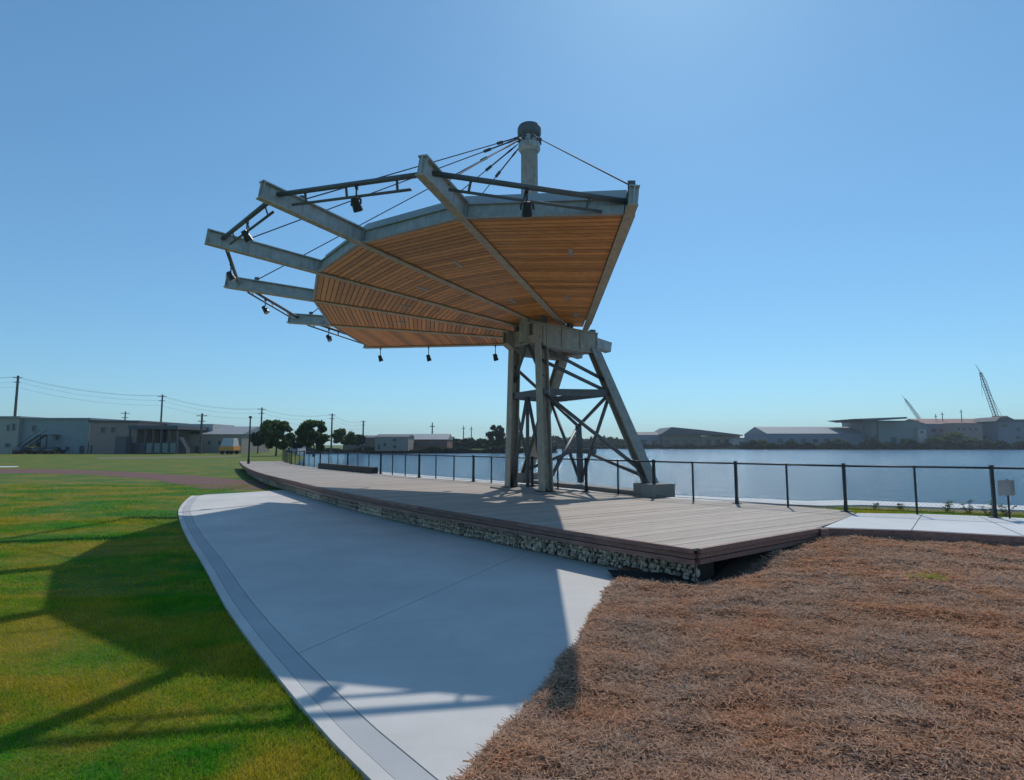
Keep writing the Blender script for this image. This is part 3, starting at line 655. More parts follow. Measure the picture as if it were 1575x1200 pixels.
# ------------------------------------------------------------------ chain-link fence
fpts = [Vector(p) for p in ((13.6, 9.15), (9.61, 11.62), (7.28, 12.72), (5.55, 14.38), (3.9, 15.95), (2.3, 18.0), (.7, 20.05), (-1.52, 22.85), (-4.1, 25.6), (-6.55, 28.9), (-9.2, 32.4), (-11.9, 35.9), (-14.2, 39.5), (-16.4, 43.0), (-18.2, 46.6), (-20.0, 50.3))]
FH = 1.0
fen = thing('chain_link_fence', (5.55, 14.38, DECK), 'black chain-link fence with flat posts along the water side of the deck', 'fence')
def postmesh(w, d, h, plate):
    b = MB(); b.beam((0, 0, 0), (0, 0, h), w, d, (1, 0, 0))
    if plate: b.box(-.1, .1, -.08, .08, 0, .015); b.beam((0, 0, .01), (0, 0, .22), w * 1.5, d * 1.1, (1, 0, 0), w, d)
    b.box(-w * .6, w * .6, -d * .6, d * .6, h, h + .012)
    return b.mesh('post', M['black'])
pm_big, pm_small = postmesh(.075, .055, FH + .03, True), postmesh(.038, .038, FH, False)
def inst(name, me, parent, loc, rz=0, sc=1):
    o = obj(name, me); attach(o, parent); o.location = loc; o.rotation_euler = (0, 0, rz); o.scale = (sc, sc, sc); return o
wire = MB()
for k in range(len(fpts) - 1):
    a, c = fpts[k], fpts[k + 1]; ang = math.atan2((c - a).y, (c - a).x); L = (c - a).length; t = (c - a) / L
    inst('post', pm_big, fen, (a.x, a.y, DECK), ang)
    nsub = 2 if L < 3.2 else 3
    for j in range(1, nsub): p = lerp(a, c, j / nsub); inst('post', pm_small, fen, (p.x, p.y, DECK), ang)
    b = MB(); b.tube((a.x, a.y, DECK + FH - .015), (c.x, c.y, DECK + FH - .015), .021, 8); b.build('top_rail', M['black'], fen, smooth=True)
    b = MB(); b.tube((a.x, a.y, DECK + .06), (c.x, c.y, DECK + .06), .006, 4); b.build('bottom_wire', M['black'], fen)
    st = .075 if k < 9 else .15; zh = FH - .08; m_ = int((L + zh) / st)
    nx_, ny_ = -t.y * .0018, t.x * .0018
    for j in range(m_):
        for sg in (0, 1):
            u0 = j * st - zh; u1 = j * st; za, zb = .06, .06 + zh
            if u0 < 0: za += -u0; u0 = 0
            if u1 > L: zb -= (u1 - L); u1 = L
            if sg: u0, u1 = L - u0, L - u1
            p, q = a + t * u0, a + t * u1; w = .0016
            wire.quad([(p.x, p.y, DECK + za - w), (q.x, q.y, DECK + zb - w), (q.x, q.y, DECK + zb + w), (p.x, p.y, DECK + za + w)])
            wire.quad([(p.x - nx_, p.y - ny_, DECK + za), (q.x - nx_, q.y - ny_, DECK + zb), (q.x + nx_, q.y + ny_, DECK + zb), (p.x + nx_, p.y + ny_, DECK + za)])
tag(wire.build('chain_link_mesh', M['black'], fen), kind='stuff')
# small sign seen from behind, beside the fence
sp_ = at_depth(1553, 795, 11.5); sgn = thing('sign', (sp_.x, sp_.y, DECK), 'small grey sign panel on a thin post beside the chain-link fence', 'sign')
b = MB(); b.tube((sp_.x, sp_.y, DECK - .1), (sp_.x, sp_.y, 1.32), .016, 8); b.build('post', M['black'], sgn)
b = MB(); b.box(sp_.x - .20, sp_.x + .13, sp_.y - .022, sp_.y - .014, 1.0, 1.30); b.build('panel', M['sign'], sgn, bevel=.004)

# weeds on the bank behind the fence
def weed(p, h, nst, seed, label):
    rr = random.Random(seed); o = thing('weed', p, label, 'weed', 'weeds on the bank'); st, lf = MB(), MB()
    for k in range(nst):
        a = rr.uniform(0, 6.3); tip = p + V(math.cos(a) * h * .35, math.sin(a) * h * .35, h * rr.uniform(.6, 1)); st.tube(p, tip, .006, 4, .003)
        for j in range(9):
            q = lerp(p, tip, rr.uniform(.2, 1)); b1 = rr.uniform(0, 6.3); d = V(math.cos(b1), math.sin(b1), rr.uniform(-.2, .5)) * rr.uniform(.06, .13); w = V(-d.y, d.x, 0) * .3
            lf.quad([q, q + d * .5 + w, q + d, q + d * .5 - w])
    st.build('stem', M['bark'], o); lf.build('leaf', M['leaf'], o)
for i, (px, py, d, h) in enumerate(((1455, 782, 13.6, .34), (1492, 785, 13.2, .4), (1520, 786, 12.9, .38), (1548, 789, 12.6, .42), (1345, 778, 14.2, .2), (1385, 779, 14.0, .22))):
    p = at_depth(px, py, d); weed(V(p.x, p.y, .39), h, 6, i, ['leafy weed on the bank behind the clear stretch of fence', 'leafy weed on the bank close to the small sign post'][0 if i in (0, 4, 5) else 1])
def bank_blades(N):
    t = rng.random(N); a = np.array([7.6, 13.6]); c = np.array([13.5, 11.2]); p = a + (c - a) * t[:, None] + rng.normal(0, .35, (N, 2)) + np.array([.2, .45]); h = rng.uniform(.04, .14, N); th = rng.uniform(0, 6.28, N)
    P_ = np.stack([p[:, 0], p[:, 1], np.full(N, .395)], 1); o = np.stack([np.cos(th) * .006, np.sin(th) * .006, np.zeros(N)], 1); tp = np.stack([rng.normal(0, .04, N), rng.normal(0, .04, N), h], 1)
    return np.stack([P_ - o, P_ + o, P_ + tp], 1).reshape(-1, 3)
tag(big_mesh('bank_grass', bank_blades(9000), 3, M['blade']), 'patchy grass on the bank between fence and seawall', 'grass', kind='stuff')
b_ = at_z(1430, 905, .3); lf = MB()
w = thing('weed', (b_.x, b_.y, float(mulch_h(np.array([b_.x]), np.array([b_.y]))[0])), 'small bright green grass tuft growing through the pine straw', 'weed')
for k in range(150):
    a = random.uniform(0, 6.3); r0 = random.uniform(0, .16); q = V(b_.x + math.cos(a) * r0 * 1.6, b_.y + math.sin(a) * r0, w.location.z); d = V(random.gauss(0, .04), random.gauss(0, .04), random.uniform(.04, .1)); lf.quad([q, q + V(.006, 0, 0), q + d])
lf.build('blade', M['blade'], w)

# ------------------------------------------------------------------ background buildings
def building(name, label, d, px0, px1, ytop, depth, wall, roof, windows=(), doors=(), gable=None, over=.3, zbase=-.04, parapet=.4, group=None, cat='building'):
    p0, p1 = at_depth(px0, ytop, d), at_depth(px1, ytop, d); x0, x1, zt_ = p0.x, p1.x, p0.z
    o = thing(name, ((x0 + x1) / 2, d, zbase), label, cat, group)
    b = MB(); b.box(x0, x1, d, d + depth, zbase - .5, zt_ - (.02 if gable is None else 0)); wl = b.build('wall', M[wall], o)
    b = MB()
    if gable is None:
        b.box(x0 - over, x1 + over, d - over, d + depth + over, zt_ - .02, zt_ + parapet)
    else:                                 # ridge along x (gable = ridge rise)
        ym = d + depth / 2; e = [(x0 - over, d - over, zt_), (x1 + over, d - over, zt_), (x1 + over, d + depth + over, zt_), (x0 - over, d + depth + over, zt_)]
        b.v = e + [(x0 - over, ym, zt_ + gable), (x1 + over, ym, zt_ + gable)]; b.f = [(0, 1, 5, 4), (2, 3, 4, 5), (0, 4, 3), (1, 2, 5), (0, 3, 2, 1)]
    b.build('roof', M[roof], o)
    for (px, py, w, h) in windows:
        c = at_depth(px, py, d); w_, h_ = w * d / FPX, h * d / FPX
        b = MB(); t = .12
        for (ax_, bx_, az_, bz_) in ((-w_ / 2 - t, w_ / 2 + t, h_ / 2, h_ / 2 + t), (-w_ / 2 - t, w_ / 2 + t, -h_ / 2 - t, -h_ / 2), (-w_ / 2 - t, -w_ / 2, -h_ / 2, h_ / 2), (w_ / 2, w_ / 2 + t, -h_ / 2, h_ / 2)):
            b.box(c.x + ax_, c.x + bx_, d - .12, d - .003, c.z + az_, c.z + bz_)
        wf = b.build('window', M['r_grey'], o)
        b = MB(); b.box(c.x - w_ / 2, c.x + w_ / 2, d - .05, d - .003, c.z - h_ / 2, c.z + h_ / 2); b.build('pane', M['glassy'], wf)
    for (px, py, w, h) in doors:
        c = at_depth(px, py, d); w_, h_ = w * d / FPX, h * d / FPX
        b = MB(); b.box(c.x - w_ / 2, c.x + w_ / 2, d - .06, d - .003, zbase, zbase + h_); b.build('door', M['door'], o)
    return o
D1 = 132
building('warehouse', 'beige two-storey building with paired dark windows behind the steel stair', D1, -60, 30, 643, 18, 'w_beige', 'r_grey', [(13, 658, 3.2, 9), (21.5, 657, 3.6, 10), (-15, 658, 3.4, 9), (12, 685, 6, 5), (-20, 685, 6, 5)], [(-5, 690, 5, 12)])
wg = building('warehouse', 'long grey-teal metal clad warehouse with flat roof and stair', D1 + 1, 30.5, 138, 645.5, 22, 'w_grey', 'r_grey', [(53, 659, 5, 8), (88, 674, 3.5, 5), (104, 690, 5, 6)], [(71, 668, 5, 11), (126, 690, 7, 12)])
building('warehouse', 'pink stucco flat-roofed warehouse with two square upper windows', D1 - 1, 139, 213, 649.5, 20, 'w_pink', 'r_dark', [(159, 661.5, 6.5, 8), (174.5, 661, 6.5, 8)], [(140.5, 690, 3, 13), (186, 690, 6, 9), (206, 688, 7, 13)])
# covered loading dock: dark slab roof on posts, rear wall, low panels
dk = thing('loading_dock', (at_depth(251, 690, D1).x, D1 - 2, -.04), 'open covered dock with dark flat roof on posts beside pink warehouse', 'dock')
xa, xb = at_depth(214, 660, D1).x, at_depth(289, 660, D1).x
def zpx(y, d): return at_depth(787, y, d).z
b = MB(); b.box(xa, xb, D1 - 4, D1 + 12, zpx(661, D1), zpx(655.5, D1)); b.build('roof', M['r_dark'], dk)
b = MB(); b.box(xa + 1, xb + 1, D1 + 9, D1 + 20, -.5, zpx(650, D1)); b.build('rear_wall', M['w_white'], dk)
for k in range(7):
    x = xa + .3 + (xb - xa - .6) * k / 6; b = MB(); b.box(x - .14, x + .14, D1 - 3.7, D1 - 3.4, -.04, zpx(661, D1) - .003); b.build('post', M['r_dark'], dk)
for k in range(6):
    x0_ = xa + .5 + (xb - xa - .6) * k / 6; b = MB(); b.box(x0_, x0_ + (xb - xa) / 6 - .45, D1 - 3.4, D1 - 3.3, .2, zpx(681.5, D1)); b.build('panel', M['w_green' if k > 1 else 'r_dark'], dk)
b = MB(); b.box(xa - 1.2, xa + 1.2, D1 - 6, D1 - 4.1, -.04, zpx(672, D1)); b.build('shed', M['r_dark'], dk)
for k in range(8):
    b = MB(); b.box(xb + .3 + k * .22, xb + .62 + k * .22, D1 - 4, D1 - 2.5, -.04, zpx(673, D1) - k * .36); b.build('step', M['r_dark'], dk)
building('long_shed', 'long tan shed with low sloping grey roof beyond the dock', D1 + 6, 291, 372, 668, 16, 'w_tan', 'r_grey', [(322, 681, 4, 5), (338, 681, 4, 5)], [(303, 688, 6, 11)], gable=2.1)
# steel stair on the grey warehouse
st = thing('steel_stair', (at_depth(25, 700, D1 - 3).x, D1 - 3, -.04), 'dark steel outside stair climbing the wall of the grey warehouse', 'stair')
s0_, s1_ = at_depth(24, 699, D1 - 2), at_depth(66, 669, D1 - 2); s0_.z = 0
for yy in (-.9, .9):
    b = MB(); b.beam(s0_ + V(0, yy, 0), s1_ + V(0, yy, 0), .1, .4); b.build('stringer', M['black'], st)
    b = MB(); b.beam(s0_ + V(0, yy, 1.05), s1_ + V(0, yy, 1.05), .07, .07); b.build('handrail', M['black'], st)
for k in range(18):
    p = lerp(s0_, s1_, (k + .5) / 18); b = MB(); b.box(p.x - .18, p.x + .18, p.y - .85, p.y + .85, p.z - .02, p.z + .03); b.build('tread', M['black'], st)
b = MB(); b.box(s1_.x, s1_.x + 1.8, D1 - 3, D1 + .9, s1_.z - .1, s1_.z); b.build('landing', M['black'], st)
for xx in (.2, 1.6):
    b = MB(); b.box(s1_.x + xx - .07, s1_.x + xx + .07, D1 - 2.9, D1 - 2.76, -.04, s1_.z - .1); b.build('post', M['black'], st)
D2 = 235
building('row_house', 'low brown-grey block with pale front and two dark windows across the inlet', D2, 577, 628, 672, 14, 'w_tan', 'r_dark', [(607, 677, 5, 4), (607, 687, 5, 4), (592, 684, 4, 5)], [(583, 690, 4, 8)], gable=1.2)
building('row_house', 'dark low house with grey roof beside the brown-grey block', D2 + 8, 530, 577, 673, 12, 'w_brown', 'r_dark', [(545, 682, 5, 4), (562, 682, 5, 4)], gable=1.0)
building('warehouse', 'long red-brown brick warehouse with pale roof across the inlet', D2 + 15, 628, 688, 676, 22, 'w_red', 'r_grey', [(640, 683, 5, 5), (652, 683, 5, 5), (664, 683, 5, 5), (676, 683, 5, 5)], gable=2.6)
building('cottage', 'small white cottage between the two round trees', D1 + 18, 446, 458, 683, 6, 'w_white', 'r_dark', [(452, 688, 4, 4)], gable=1.0)
# far industrial shore
far = MB(); sh = [(30, 520), (26, 505), (110, 498), (175, 470), (178, 438), (260, 424), (700, 410), (1800, 300), (3400, 900), (3400, 3900), (-300, 3900), (20, 1200)]
far.prism(sh, WATER - 1, .6); tag(far.build('far_shore', M['soil']), kind='structure')
building('storage_hall', 'low grey hall at the near end of the far shore beside the raking leg', 520, 978, 1016, 669, 30, 'w_blue', 'r_dark', [(990, 681, 9, 9), (1006, 681, 8, 8)], zbase=.6, gable=3)
def roof_profile(o, prof, d0, d1, mat):   # roof drawn as a section in x-z, carried back from d0 to d1
    P_ = [at_depth(px, py, d0) for px, py in prof]; b = MB(); b.hexa([(p.x, d0 - 1, p.z) for p in P_], [(p.x, d1, p.z) for p in P_]); b.build('roof', M[mat], o)
sh_ = building('shipping_shed', 'wide shed with dark roof falling long to one side on far shore', 515, 1019, 1078, 668.5, 40, 'w_brown', 'r_dark', [(1026, 681, 8, 10), (1040, 681, 8, 10), (1054, 681, 8, 10), (1068, 681, 8, 10)], zbase=.6, parapet=.3)
roof_profile(sh_, [(1016, 668), (1033, 657), (1075, 661), (1142, 669), (1142, 670.5), (1078, 668.4)], 513, 556, 'r_dark')
building('shipping_shed', 'low open-bayed annex under the long falling roof of the shed', 518, 1078.5, 1138, 671.5, 30, 'w_tan', 'r_grey', [(1090, 680, 8, 8), (1104, 680, 8, 8), (1118, 680, 8, 8)], zbase=.6, parapet=.4)
building('office_block', 'small pale flat-roofed office near the end of the dark shore vegetation', 500, 1130, 1176, 675, 14, 'w_white', 'r_grey', [(1140, 682, 5, 4), (1152, 682, 5, 4), (1164, 682, 5, 4)], zbase=.6, parapet=.8)
gs = building('grey_shed', 'long grey gable-roofed shed beside the tall grey-green hall', 455, 1180, 1330, 667, 45, 'w_blue', 'r_grey', [(1200 + 18 * k, 678, 8, 6) for k in range(6)], zbase=.6, gable=6.0)
th_ = building('tall_hall', 'tall grey-green hall with thin overhanging flat roof on far shore', 448, 1340, 1413, 648, 40, 'w_green', 'r_dark', [(1349, 672, 5, 10)], [(1345, 680, 5, 16), (1375, 680, 8, 14)], zbase=.6, parapet=.5, over=.4)
roof_profile(th_, [(1312, 644.5), (1393, 641.5), (1395, 644), (1330, 647.6)], 440, 478, 'r_dark')
for px_ in (1328, 1349):
    p_ = at_depth(px_, 647, 443); b = MB(); b.box(p_.x - .5, p_.x + .5, 442.5, 443.5, .6, p_.z + 1); b.build('pillar', M['r_dark'], th_)
building('brick_plant', 'reddish-roofed plant building under the big crane boom', 470, 1425, 1540, 652, 40, 'w_blue', 'r_red', [(1436 + 14 * k, 662, 7, 5) for k in range(7)] + [(1440 + 18 * k, 673, 8, 6) for k in range(5)], zbase=.6, gable=5.0)
building('brick_plant', 'dark-capped grey block at the end of the plant row', 460, 1541, 1640, 649, 40, 'w_blue', 'r_dark', [(1552 + 14 * k, 661, 7, 5) for k in range(6)] + [(1552 + 14 * k, 673, 7, 5) for k in range(6)], zbase=.6, parapet=2.0)
building('site_hut', 'small white site hut next to the tall grey-green hall', 445, 1412, 1424, 660, 8, 'w_white', 'r_grey', [(1418, 665, 5, 3)], zbase=.6)
building('storage_tank_house', 'pale pink annex in front of the reddish-roofed plant', 452, 1466, 1510, 652, 12, 'w_pink', 'r_red', [(1474 + 9 * k, 660, 4, 4) for k in range(4)], zbase=.6, parapet=.6)
pb = building('brick_plant', 'small dark arched-roof block on the plant row beside the big crane', 458, 1534, 1556, 648, 20, 'w_blue', 'r_dark', [(1545, 655, 8, 4)], zbase=.6, parapet=.3)
roof_profile(pb, [(1530, 648), (1536, 642), (1548, 640.5), (1560, 646), (1558, 648)], 456, 480, 'r_dark')
# cranes
def crane(px0, py0, px1, py1, d, w, label):
    a, c = at_depth(px0, py0, d), at_depth(px1, py1, d); o = thing('crane', (a.x, d, .6), label, 'crane', 'cranes on the far shore')
    b = MB(); r = V(0, 1, 0) * w / 2; u = (c - a).normalized().cross(V(0, 1, 0)) * w / 2
    def sec(t): k = 1 if t < .75 else 1 - (t - .75) * 2.4; return [lerp(a, c, t) + r * sx * k + u * sy * k for sx, sy in ((-1, -1), (1, -1), (1, 1), (-1, 1))]
    n_ = 16
    for i in range(n_):
        s0, s1 = sec(i / n_), sec((i + 1) / n_)
        for k in range(4): b.tube(s0[k], s1[k], w * .09, 4); b.tube(s0[k], s1[(k + 1) % 4], w * .05, 4)
    b.build('boom', M['steel_dark'], o)
    b = MB(); b.tube(c, c + (c - a).normalized() * (c - a).length * .12 + V(-w, 0, w), w * .12, 5, w * .05); b.build('jib_tip', M['steel_dark'], o)
    b = MB(); b.tube(c, V(c.x, c.y, c.z - (c.z - a.z) * .55), w * .04, 4); b.build('hoist_rope', M['steel_dark'], o)
    b = MB(); b.box(a.x - w * .6, a.x + w * 3.0, d - w, d + w, a.z - w * 2.2, a.z + w * .2); b.build('cab', M['orange'], o)
    b = MB(); b.box(a.x - w * .4, a.x + w * 2.4, d - w * .8, d + w * .8, .6, a.z - w * 2.2 - .01); b.build('carrier', M['r_dark'], o)
    b = MB(); b.tube(V(a.x + w * 2, d, a.z), lerp(a, c, .8), w * .06, 4); b.build('stay', M['steel_dark'], o)
crane(1532, 641, 1508, 573, 490, 2.6, 'tall lattice crane boom leaning over the reddish-roofed plant')
crane(1414, 645, 1392, 614, 560, 1.8, 'smaller distant crane boom leaning beside the tall hall')
for px, y0, y1, d in ((1449, 655, 634, 480), (1478, 655, 630, 478), (1439, 655, 637, 482), (713, 690, 655, 420), (725, 690, 656, 430), (665, 690, 650, 300)):
    p = at_depth(px, y1, d); o = thing('vent_stack', (p.x, d, .2), {1449: 'slim vent stack rising from the plant roof', 1439: 'slim vent stack rising from the plant roof', 1478: 'slim vent stack with yellow collar on the plant roof'}.get(px, 'slim distant mast beyond the inlet trees'), 'mast', 'distant masts')
    b = MB(); b.tube((p.x, d, .2), (p.x, d, p.z), .5, 8, .28); b.build('shaft', M['steel_dark'], o); b = MB(); b.box(p.x - 1.3, p.x + 1.3, d - .2, d + .2, p.z - 2.2, p.z - 1.8); b.build('crossbar', M['yellow' if px == 1478 else 'steel_dark'], o)

# ------------------------------------------------------------------ utility poles and wires
poles = []
def pole(px, ytop, d, label, arm=True, r=.16):
    p = at_depth(px, ytop, d); o = thing('utility_pole', (p.x, d, -.04), label, 'utility pole', 'utility poles along the far road')
    b = MB(); b.tube((p.x, d, -.3), (p.x, d, p.z), r * 1.4, 10, r); b.build('shaft', M['pole_wood'], o)
    if arm:
        for k, dz in enumerate((.5, 1.7)):
            b = MB(); b.box(p.x - 1.2 + .3 * k, p.x + 1.2 - .3 * k, d - .18, d - .06, p.z - dz - .12, p.z - dz); ar = b.build('crossarm', M['pole_wood'], o)
            for dx in (-1, -.45, .45, 1):
                if abs(dx) > 1.0 - .3 * k: continue
                b = MB(); b.tube((p.x + dx, d - .12, p.z - dz), (p.x + dx, d - .12, p.z - dz + .22), .06, 6, .04); b.build('insulator', M['r_grey'], ar)
    poles.append(V(p.x, d, p.z)); return o
pole(28, 578, 150, 'tallest wooden utility pole behind the grey-teal warehouse', True, .26)
pole(193, 633, 160, 'short pole top with crossarm above the pink warehouse')
pole(250, 607, 158, 'tall utility pole rising behind the covered dock', True, .2)
pole(311, 636, 128, 'wooden pole standing before the long tan shed', True, .2)
pole(403, 627, 170, 'utility pole rising beside the round tree by the deck end', True, .2)
pole(511, 636, 190, 'utility pole between the second tree and the inlet houses', True, .22)
pole(559, 647, 225, 'utility pole in front of the brown-grey inlet house', True, .25)
order = [poles[0], poles[2], poles[4], poles[5], poles[6]]
for w, (dz, dy) in enumerate(((-.3, 0), (-.5, -.6), (-1.6, .3), (-3.0, 0))):
    pts = [order[0] + V(-60, -4, dz)] + [p + V(0, dy - .4, dz) for p in order]; b = MB()
    for a, c in zip(pts[:-1], pts[1:]):
        prev = a
        for j in range(1, 11):
            t = j / 10; q = lerp(a, c, t) - V(0, 0, 4 * t * (1 - t) * 1.3); b.tube(prev, q, .022, 3); prev = q
    tag(b.build('overhead_wire', M['black']), 'thin overhead wire strung between the utility poles', 'wire', 'overhead wires')
p = at_depth(382, 716, 44); o = thing('post', (p.x, 44, -.04), 'thin dark lamp post standing in the grass by the far end of the deck', 'lamp post')
b = MB(); b.tube((p.x, 44, -.1), (p.x, 44, at_depth(382, 643, 44).z), .07, 10, .05); b.build('shaft', M['black'], o); b = MB(); zt2 = at_depth(382, 643, 44).z; b.tube((p.x, 44, zt2), (p.x, 44, zt2 + .14), .13, 12, .1); b.build('lamp_head', M['black'], o)
b = MB(); b.tube((p.x, 44, -.04), (p.x, 44, .9), .11, 10, .09); b.build('base', M['black'], o)

# ------------------------------------------------------------------ trees
def tree(base, h, rx, nleaf, seed, label, mat='leaf', leaf=.3, group=None, trunk=.35, squash=.8):
    rr = np.random.default_rng(seed); base = Vector(base); o = thing('tree', base, label, 'tree', group); b = MB(); top = base + V(0, 0, h * .55)
    b.tube(base - V(0, 0, .3), base + V(.1, 0, trunk * h), .035 * h, 8, .025 * h); b.tube(base + V(.1, 0, trunk * h), top, .025 * h, 8, .012 * h)
    cl = []
    for k in range(46):
        a = rr.uniform(0, 6.28); u = rr.uniform(-1, 1); rad = rx * (.45 + .5 * rr.random() ** .5); c = V(math.cos(a) * rad * math.sqrt(1 - u * u * .8), math.sin(a) * rad * math.sqrt(1 - u * u * .8), u * h * (1 - trunk) * .40 * squash / .8)
        c = base + V(0, 0, h * (trunk + (1 - trunk) * .5)) + c; cl.append((c, rx * rr.uniform(.14, .32)))
        if k % 2 == 0: b.tube(lerp(base, top, rr.uniform(.6, 1)), c, .008 * h, 5, .002 * h)
    b.build('trunk', M['bark'], o)
    n_ = nleaf; ci = rr.integers(0, len(cl), n_); C = np.array([tuple(c) for c, r in cl])[ci]; Rr = np.array([r for c, r in cl])[ci]
    d = rr.normal(0, 1, (n_, 3)); d /= np.linalg.norm(d, axis=1)[:, None]; P_ = C + d * (Rr * rr.random(n_) ** .4)[:, None] * np.array([1, 1, .75])
    a = rr.normal(0, 1, (n_, 3)); a /= np.linalg.norm(a, axis=1)[:, None]; c2 = np.cross(a, rr.normal(0, 1, (n_, 3))); c2 /= np.linalg.norm(c2, axis=1)[:, None]
    sz = leaf * rr.uniform(.6, 1.3, n_)[:, None]; a *= sz; c2 *= sz * .55
    big_mesh('crown', np.stack([P_ - a, P_ + c2, P_ + a, P_ - c2], 1).reshape(-1, 3), 4, M[mat], o)
def tree_px(px, ytop, ybase, wpx, d, seed, label, nleaf=4000, mat='leaf', z=None, **kw):
    t, q = at_depth(px, ytop, d), at_depth(px, ybase, d); zb = -.04 if z is None else z
    tree((q.x, d, zb), t.z - zb, wpx * d / FPX / 2, nleaf, seed, label, mat, leaf=.0032 * d, **kw)
tree_px(424, 646, 697, 50, 105, 1, 'round broad green tree next to the utility pole by the deck end', 7000, trunk=.12)
tree_px(482, 646, 697, 50, 112, 2, 'second round green tree with a flatter crown near the inlet', 7000, trunk=.12)
tree_px(528, 660, 697, 34, 150, 3, 'smaller green tree behind the utility pole at the inlet', 2200)
tree_px(396, 664, 698, 22, 130, 4, 'small dark tree at the end of the tan shed', 1500, 'leaf_dark')
tree_px(548, 668, 696, 26, 190, 5, 'low bushy tree in front of the dark inlet house', 1500, 'leaf_dark')
tree_px(456, 672, 697, 26, 135, 6, 'low tree filling the gap between the two round trees', 1300, 'leaf_dark')
tree_px(763, 653, 696, 26, 265, 7, 'tall dark tree at the water edge just left of the tower column', 2400, 'leaf_dark', trunk=.1)
for i, (px, yt, w_) in enumerate(((700, 676, 30), (722, 677, 34), (742, 678, 30), (775, 676, 36), (806, 675, 40), (846, 674, 46), (884, 676, 40), (922, 675, 44), (956, 677, 40), (686, 679, 24))):
    tree_px(px, yt, 693, w_, 285 if px < 800 else 540, 20 + i, 'dark waterside tree in the distant row across the inlet' if px < 800 else 'hazy dark tree in the row on the far shore behind the tower', 1300, 'leaf_dark', z=-.04 if px < 800 else .6, group='trees across the inlet' if px < 800 else 'trees on the far shore', trunk=.08, squash=1)
for i, (px, yt, w_, d) in enumerate(((1467, 668, 34, 436), (1440, 675, 30, 436), (1492, 675, 28, 437), (1290, 677, 18, 442), (1396, 677, 16, 440), (1172, 678, 14, 450))):
    tree_px(px, yt, 691, w_, d, 50 + i, 'green bushy tree on the far bank in front of the reddish-roofed plant' if px > 1420 else 'small bush standing above the far bank vegetation', 900, 'leaf', z=.6, group='bushes on the far bank', trunk=.05, squash=1)
def hedge(x0, y0, x1, y1, hgt, N, leaf, dep=6):
    t = rng.random(N); L = np.hypot(x1 - x0, y1 - y0); hh = hgt * (.65 + .35 * np.sin(t * L * .35) * np.sin(t * L * .13 + 1)); p = np.stack([x0 + (x1 - x0) * t, y0 + (y1 - y0) * t + rng.uniform(0, dep, N), WATER + rng.random(N) ** .7 * hh + .1], 1)
    a = rng.normal(0, 1, (N, 3)); a /= np.linalg.norm(a, axis=1)[:, None]; c2 = np.cross(a, rng.normal(0, 1, (N, 3))); c2 /= np.linalg.norm(c2, axis=1)[:, None]; sz = leaf * rng.uniform(.6, 1.3, N)[:, None]
    return np.stack([p - a * sz, p + c2 * sz, p + a * sz, p - c2 * sz], 1).reshape(-1, 3)
hv = np.concatenate([hedge(178, 434, 265, 421, 6.5, 7000, .9), hedge(260, 421, 480, 413, 7.5, 11000, .9), hedge(28, 502, 175, 470, 5.0, 6000, .9), hedge(178, 434, 176, 470, 5, 800, .9)])
tag(big_mesh('shore_vegetation', hv, 4, M['leaf_dark']), 'dark green scrub growing along the far waterline', 'vegetation', kind='stuff')
hv = np.concatenate([hedge(-90, 231, -5, 244, 3.0, 4000, .5, 2), hedge(-5, 244, 20, 258, 3.5, 1200, .5, 2)])
tag(big_mesh('inlet_vegetation', hv, 4, M['leaf_dark']), 'low dark scrub along the bank of the inlet', 'vegetation', kind='stuff')

# ------------------------------------------------------------------ vehicles by the warehouses, and a stand-in for a glint
def car(px, d, label, body, rz):
    p = at_depth(px, 697, d); o = thing('parked_car', (p.x, d, -.04), label, 'car', 'cars parked by the warehouses'); o.rotation_euler = (0, 0, rz)
    Wm = Matrix.Translation((p.x, d, -.04)) @ Matrix.Rotation(rz, 4, 'Z'); WORLD[o.name] = Matrix.Identity(4)
    b = MB(); prof = [(-2.2, .3), (2.2, .3), (2.25, .75), (1.2, .95), (-1.9, 1.0), (-2.25, .85)]; b.hexa([(x, -.88, z) for x, z in prof], [(x, .88, z) for x, z in prof]); bo = b.build('body', M[body], o, bevel=.06)
    b = MB(); prof = [(-1.8, .96), (1.0, .94), (.4, 1.45), (-1.4, 1.45)]; b.hexa([(x, -.78, z) for x, z in prof], [(x, .78, z) for x, z in prof]); b.build('cabin_glass', M['glassy'], o, bevel=.05)
    b = MB(); b.box(-1.35, .36, -.74, .74, 1.452, 1.49); b.build('roof', M[body], o)
    for x in (-1.4, 1.4):
        for y in (-.8, .8):
            b = MB(); b.tube((x, y - .1, .32), (x, y + .1, .32), .32, 14); b.build('wheel', M['rubber'], o)
    for y in (-.6, .6):
        b = MB(); b.box(2.2, 2.27, y - .18, y + .18, .6, .74); b.build('headlight', M['lens'], o)
car(40, 126, 'dark parked car at the foot of the steel stair', 'car_dark', R(75)); car(66, 127, 'dark parked car beside the yellow loader', 'car_dark', R(85)); car(84, 127, 'black parked car farthest along the grey warehouse wall', 'car_dark', R(95))
p = at_depth(55, 697, 129.5); ld = thing('wheel_loader', (p.x, 129.5, -.04), 'small yellow wheel loader half under the steel stair', 'loader')
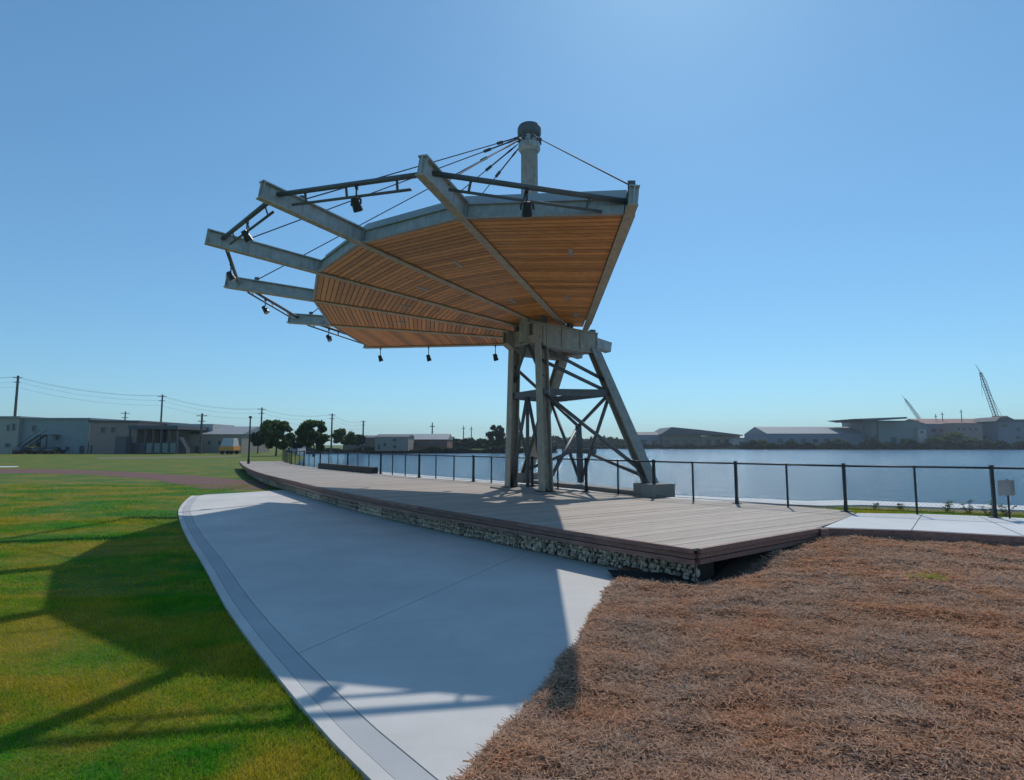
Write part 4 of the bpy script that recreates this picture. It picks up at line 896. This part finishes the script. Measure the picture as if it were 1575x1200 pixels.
for nm, bx_, mt_ in (('body', (-1.5, .6, -.7, .7, .6, 1.6), 'yellow'), ('cab', (-.5, .5, -.6, .6, 1.604, 2.6), 'glassy'), ('arm', (.6, 1.9, -.45, -.2, .8, 1.1), 'yellow'), ('bucket', (1.9, 2.6, -.9, .9, .15, .9), 'yellow')):
    b = MB(); b.box(p.x + bx_[0], p.x + bx_[1], 129.5 + bx_[2], 129.5 + bx_[3], bx_[4], bx_[5]); b.build(nm, M[mt_], ld, bevel=.05)
for x in (-1, .4):
    for y in (-.75, .75):
        b = MB(); b.tube((p.x + x, 129.5 + y - .15, .45), (p.x + x, 129.5 + y + .15, .45), .45, 14); b.build('wheel', M['rubber'], ld)
p = at_depth(351, 697, 122); tr = thing('glint_trailer', (p.x, 122, -.04), 'white and orange trailer shape standing in for a bright glint before the long tan shed', 'glint stand-in')  # trailer shape made up in place of a bright glint with orange below
b = MB(); b.hexa([(p.x - 1.3, 121, 1.6), (p.x + 1.4, 121, 1.6), (p.x + 1.4, 124, 1.6), (p.x - 1.3, 124, 1.6)], [(p.x - 1.1, 121.7, 3.3), (p.x + 1.2, 121.7, 3.3), (p.x + 1.2, 123.6, 3.3), (p.x - 1.1, 123.6, 3.3)]); b.build('box', M['w_white'], tr, bevel=.1)
b = MB(); b.box(p.x - 1.5, p.x + 1.6, 120.9, 124.1, .75, 1.597); b.build('skirt', M['orange'], tr, bevel=.05)
for x in (-.9, 1.0):
    b = MB(); b.tube((p.x + x, 121.2, .36), (p.x + x, 121.5, .36), .4, 14); b.build('wheel', M['rubber'], tr); b = MB(); b.tube((p.x + x, 123.5, .36), (p.x + x, 123.8, .36), .4, 14); b.build('wheel', M['rubber'], tr)

# ------------------------------------------------------------------ haze: one closed box of pale air round the whole place
b = MB(); b.box(-3600, 3600, -160, 4100, -8, 110)
hz = tag(b.build('haze', None), 'thin pale haze in the air over the river', 'haze', kind='stuff')
hm = bpy.data.materials.new('haze_air'); hm.use_nodes = True; nt = hm.node_tree; nt.nodes.clear()
ho = nt.nodes.new('ShaderNodeOutputMaterial'); pv = nt.nodes.new('ShaderNodeVolumePrincipled'); pv.inputs['Color'].default_value = (.80, .88, .95, 1); pv.inputs['Density'].default_value = .00019
pv.inputs['Anisotropy'].default_value = .2; nt.links.new(pv.outputs[0], ho.inputs['Volume']); hz.data.materials.append(hm)
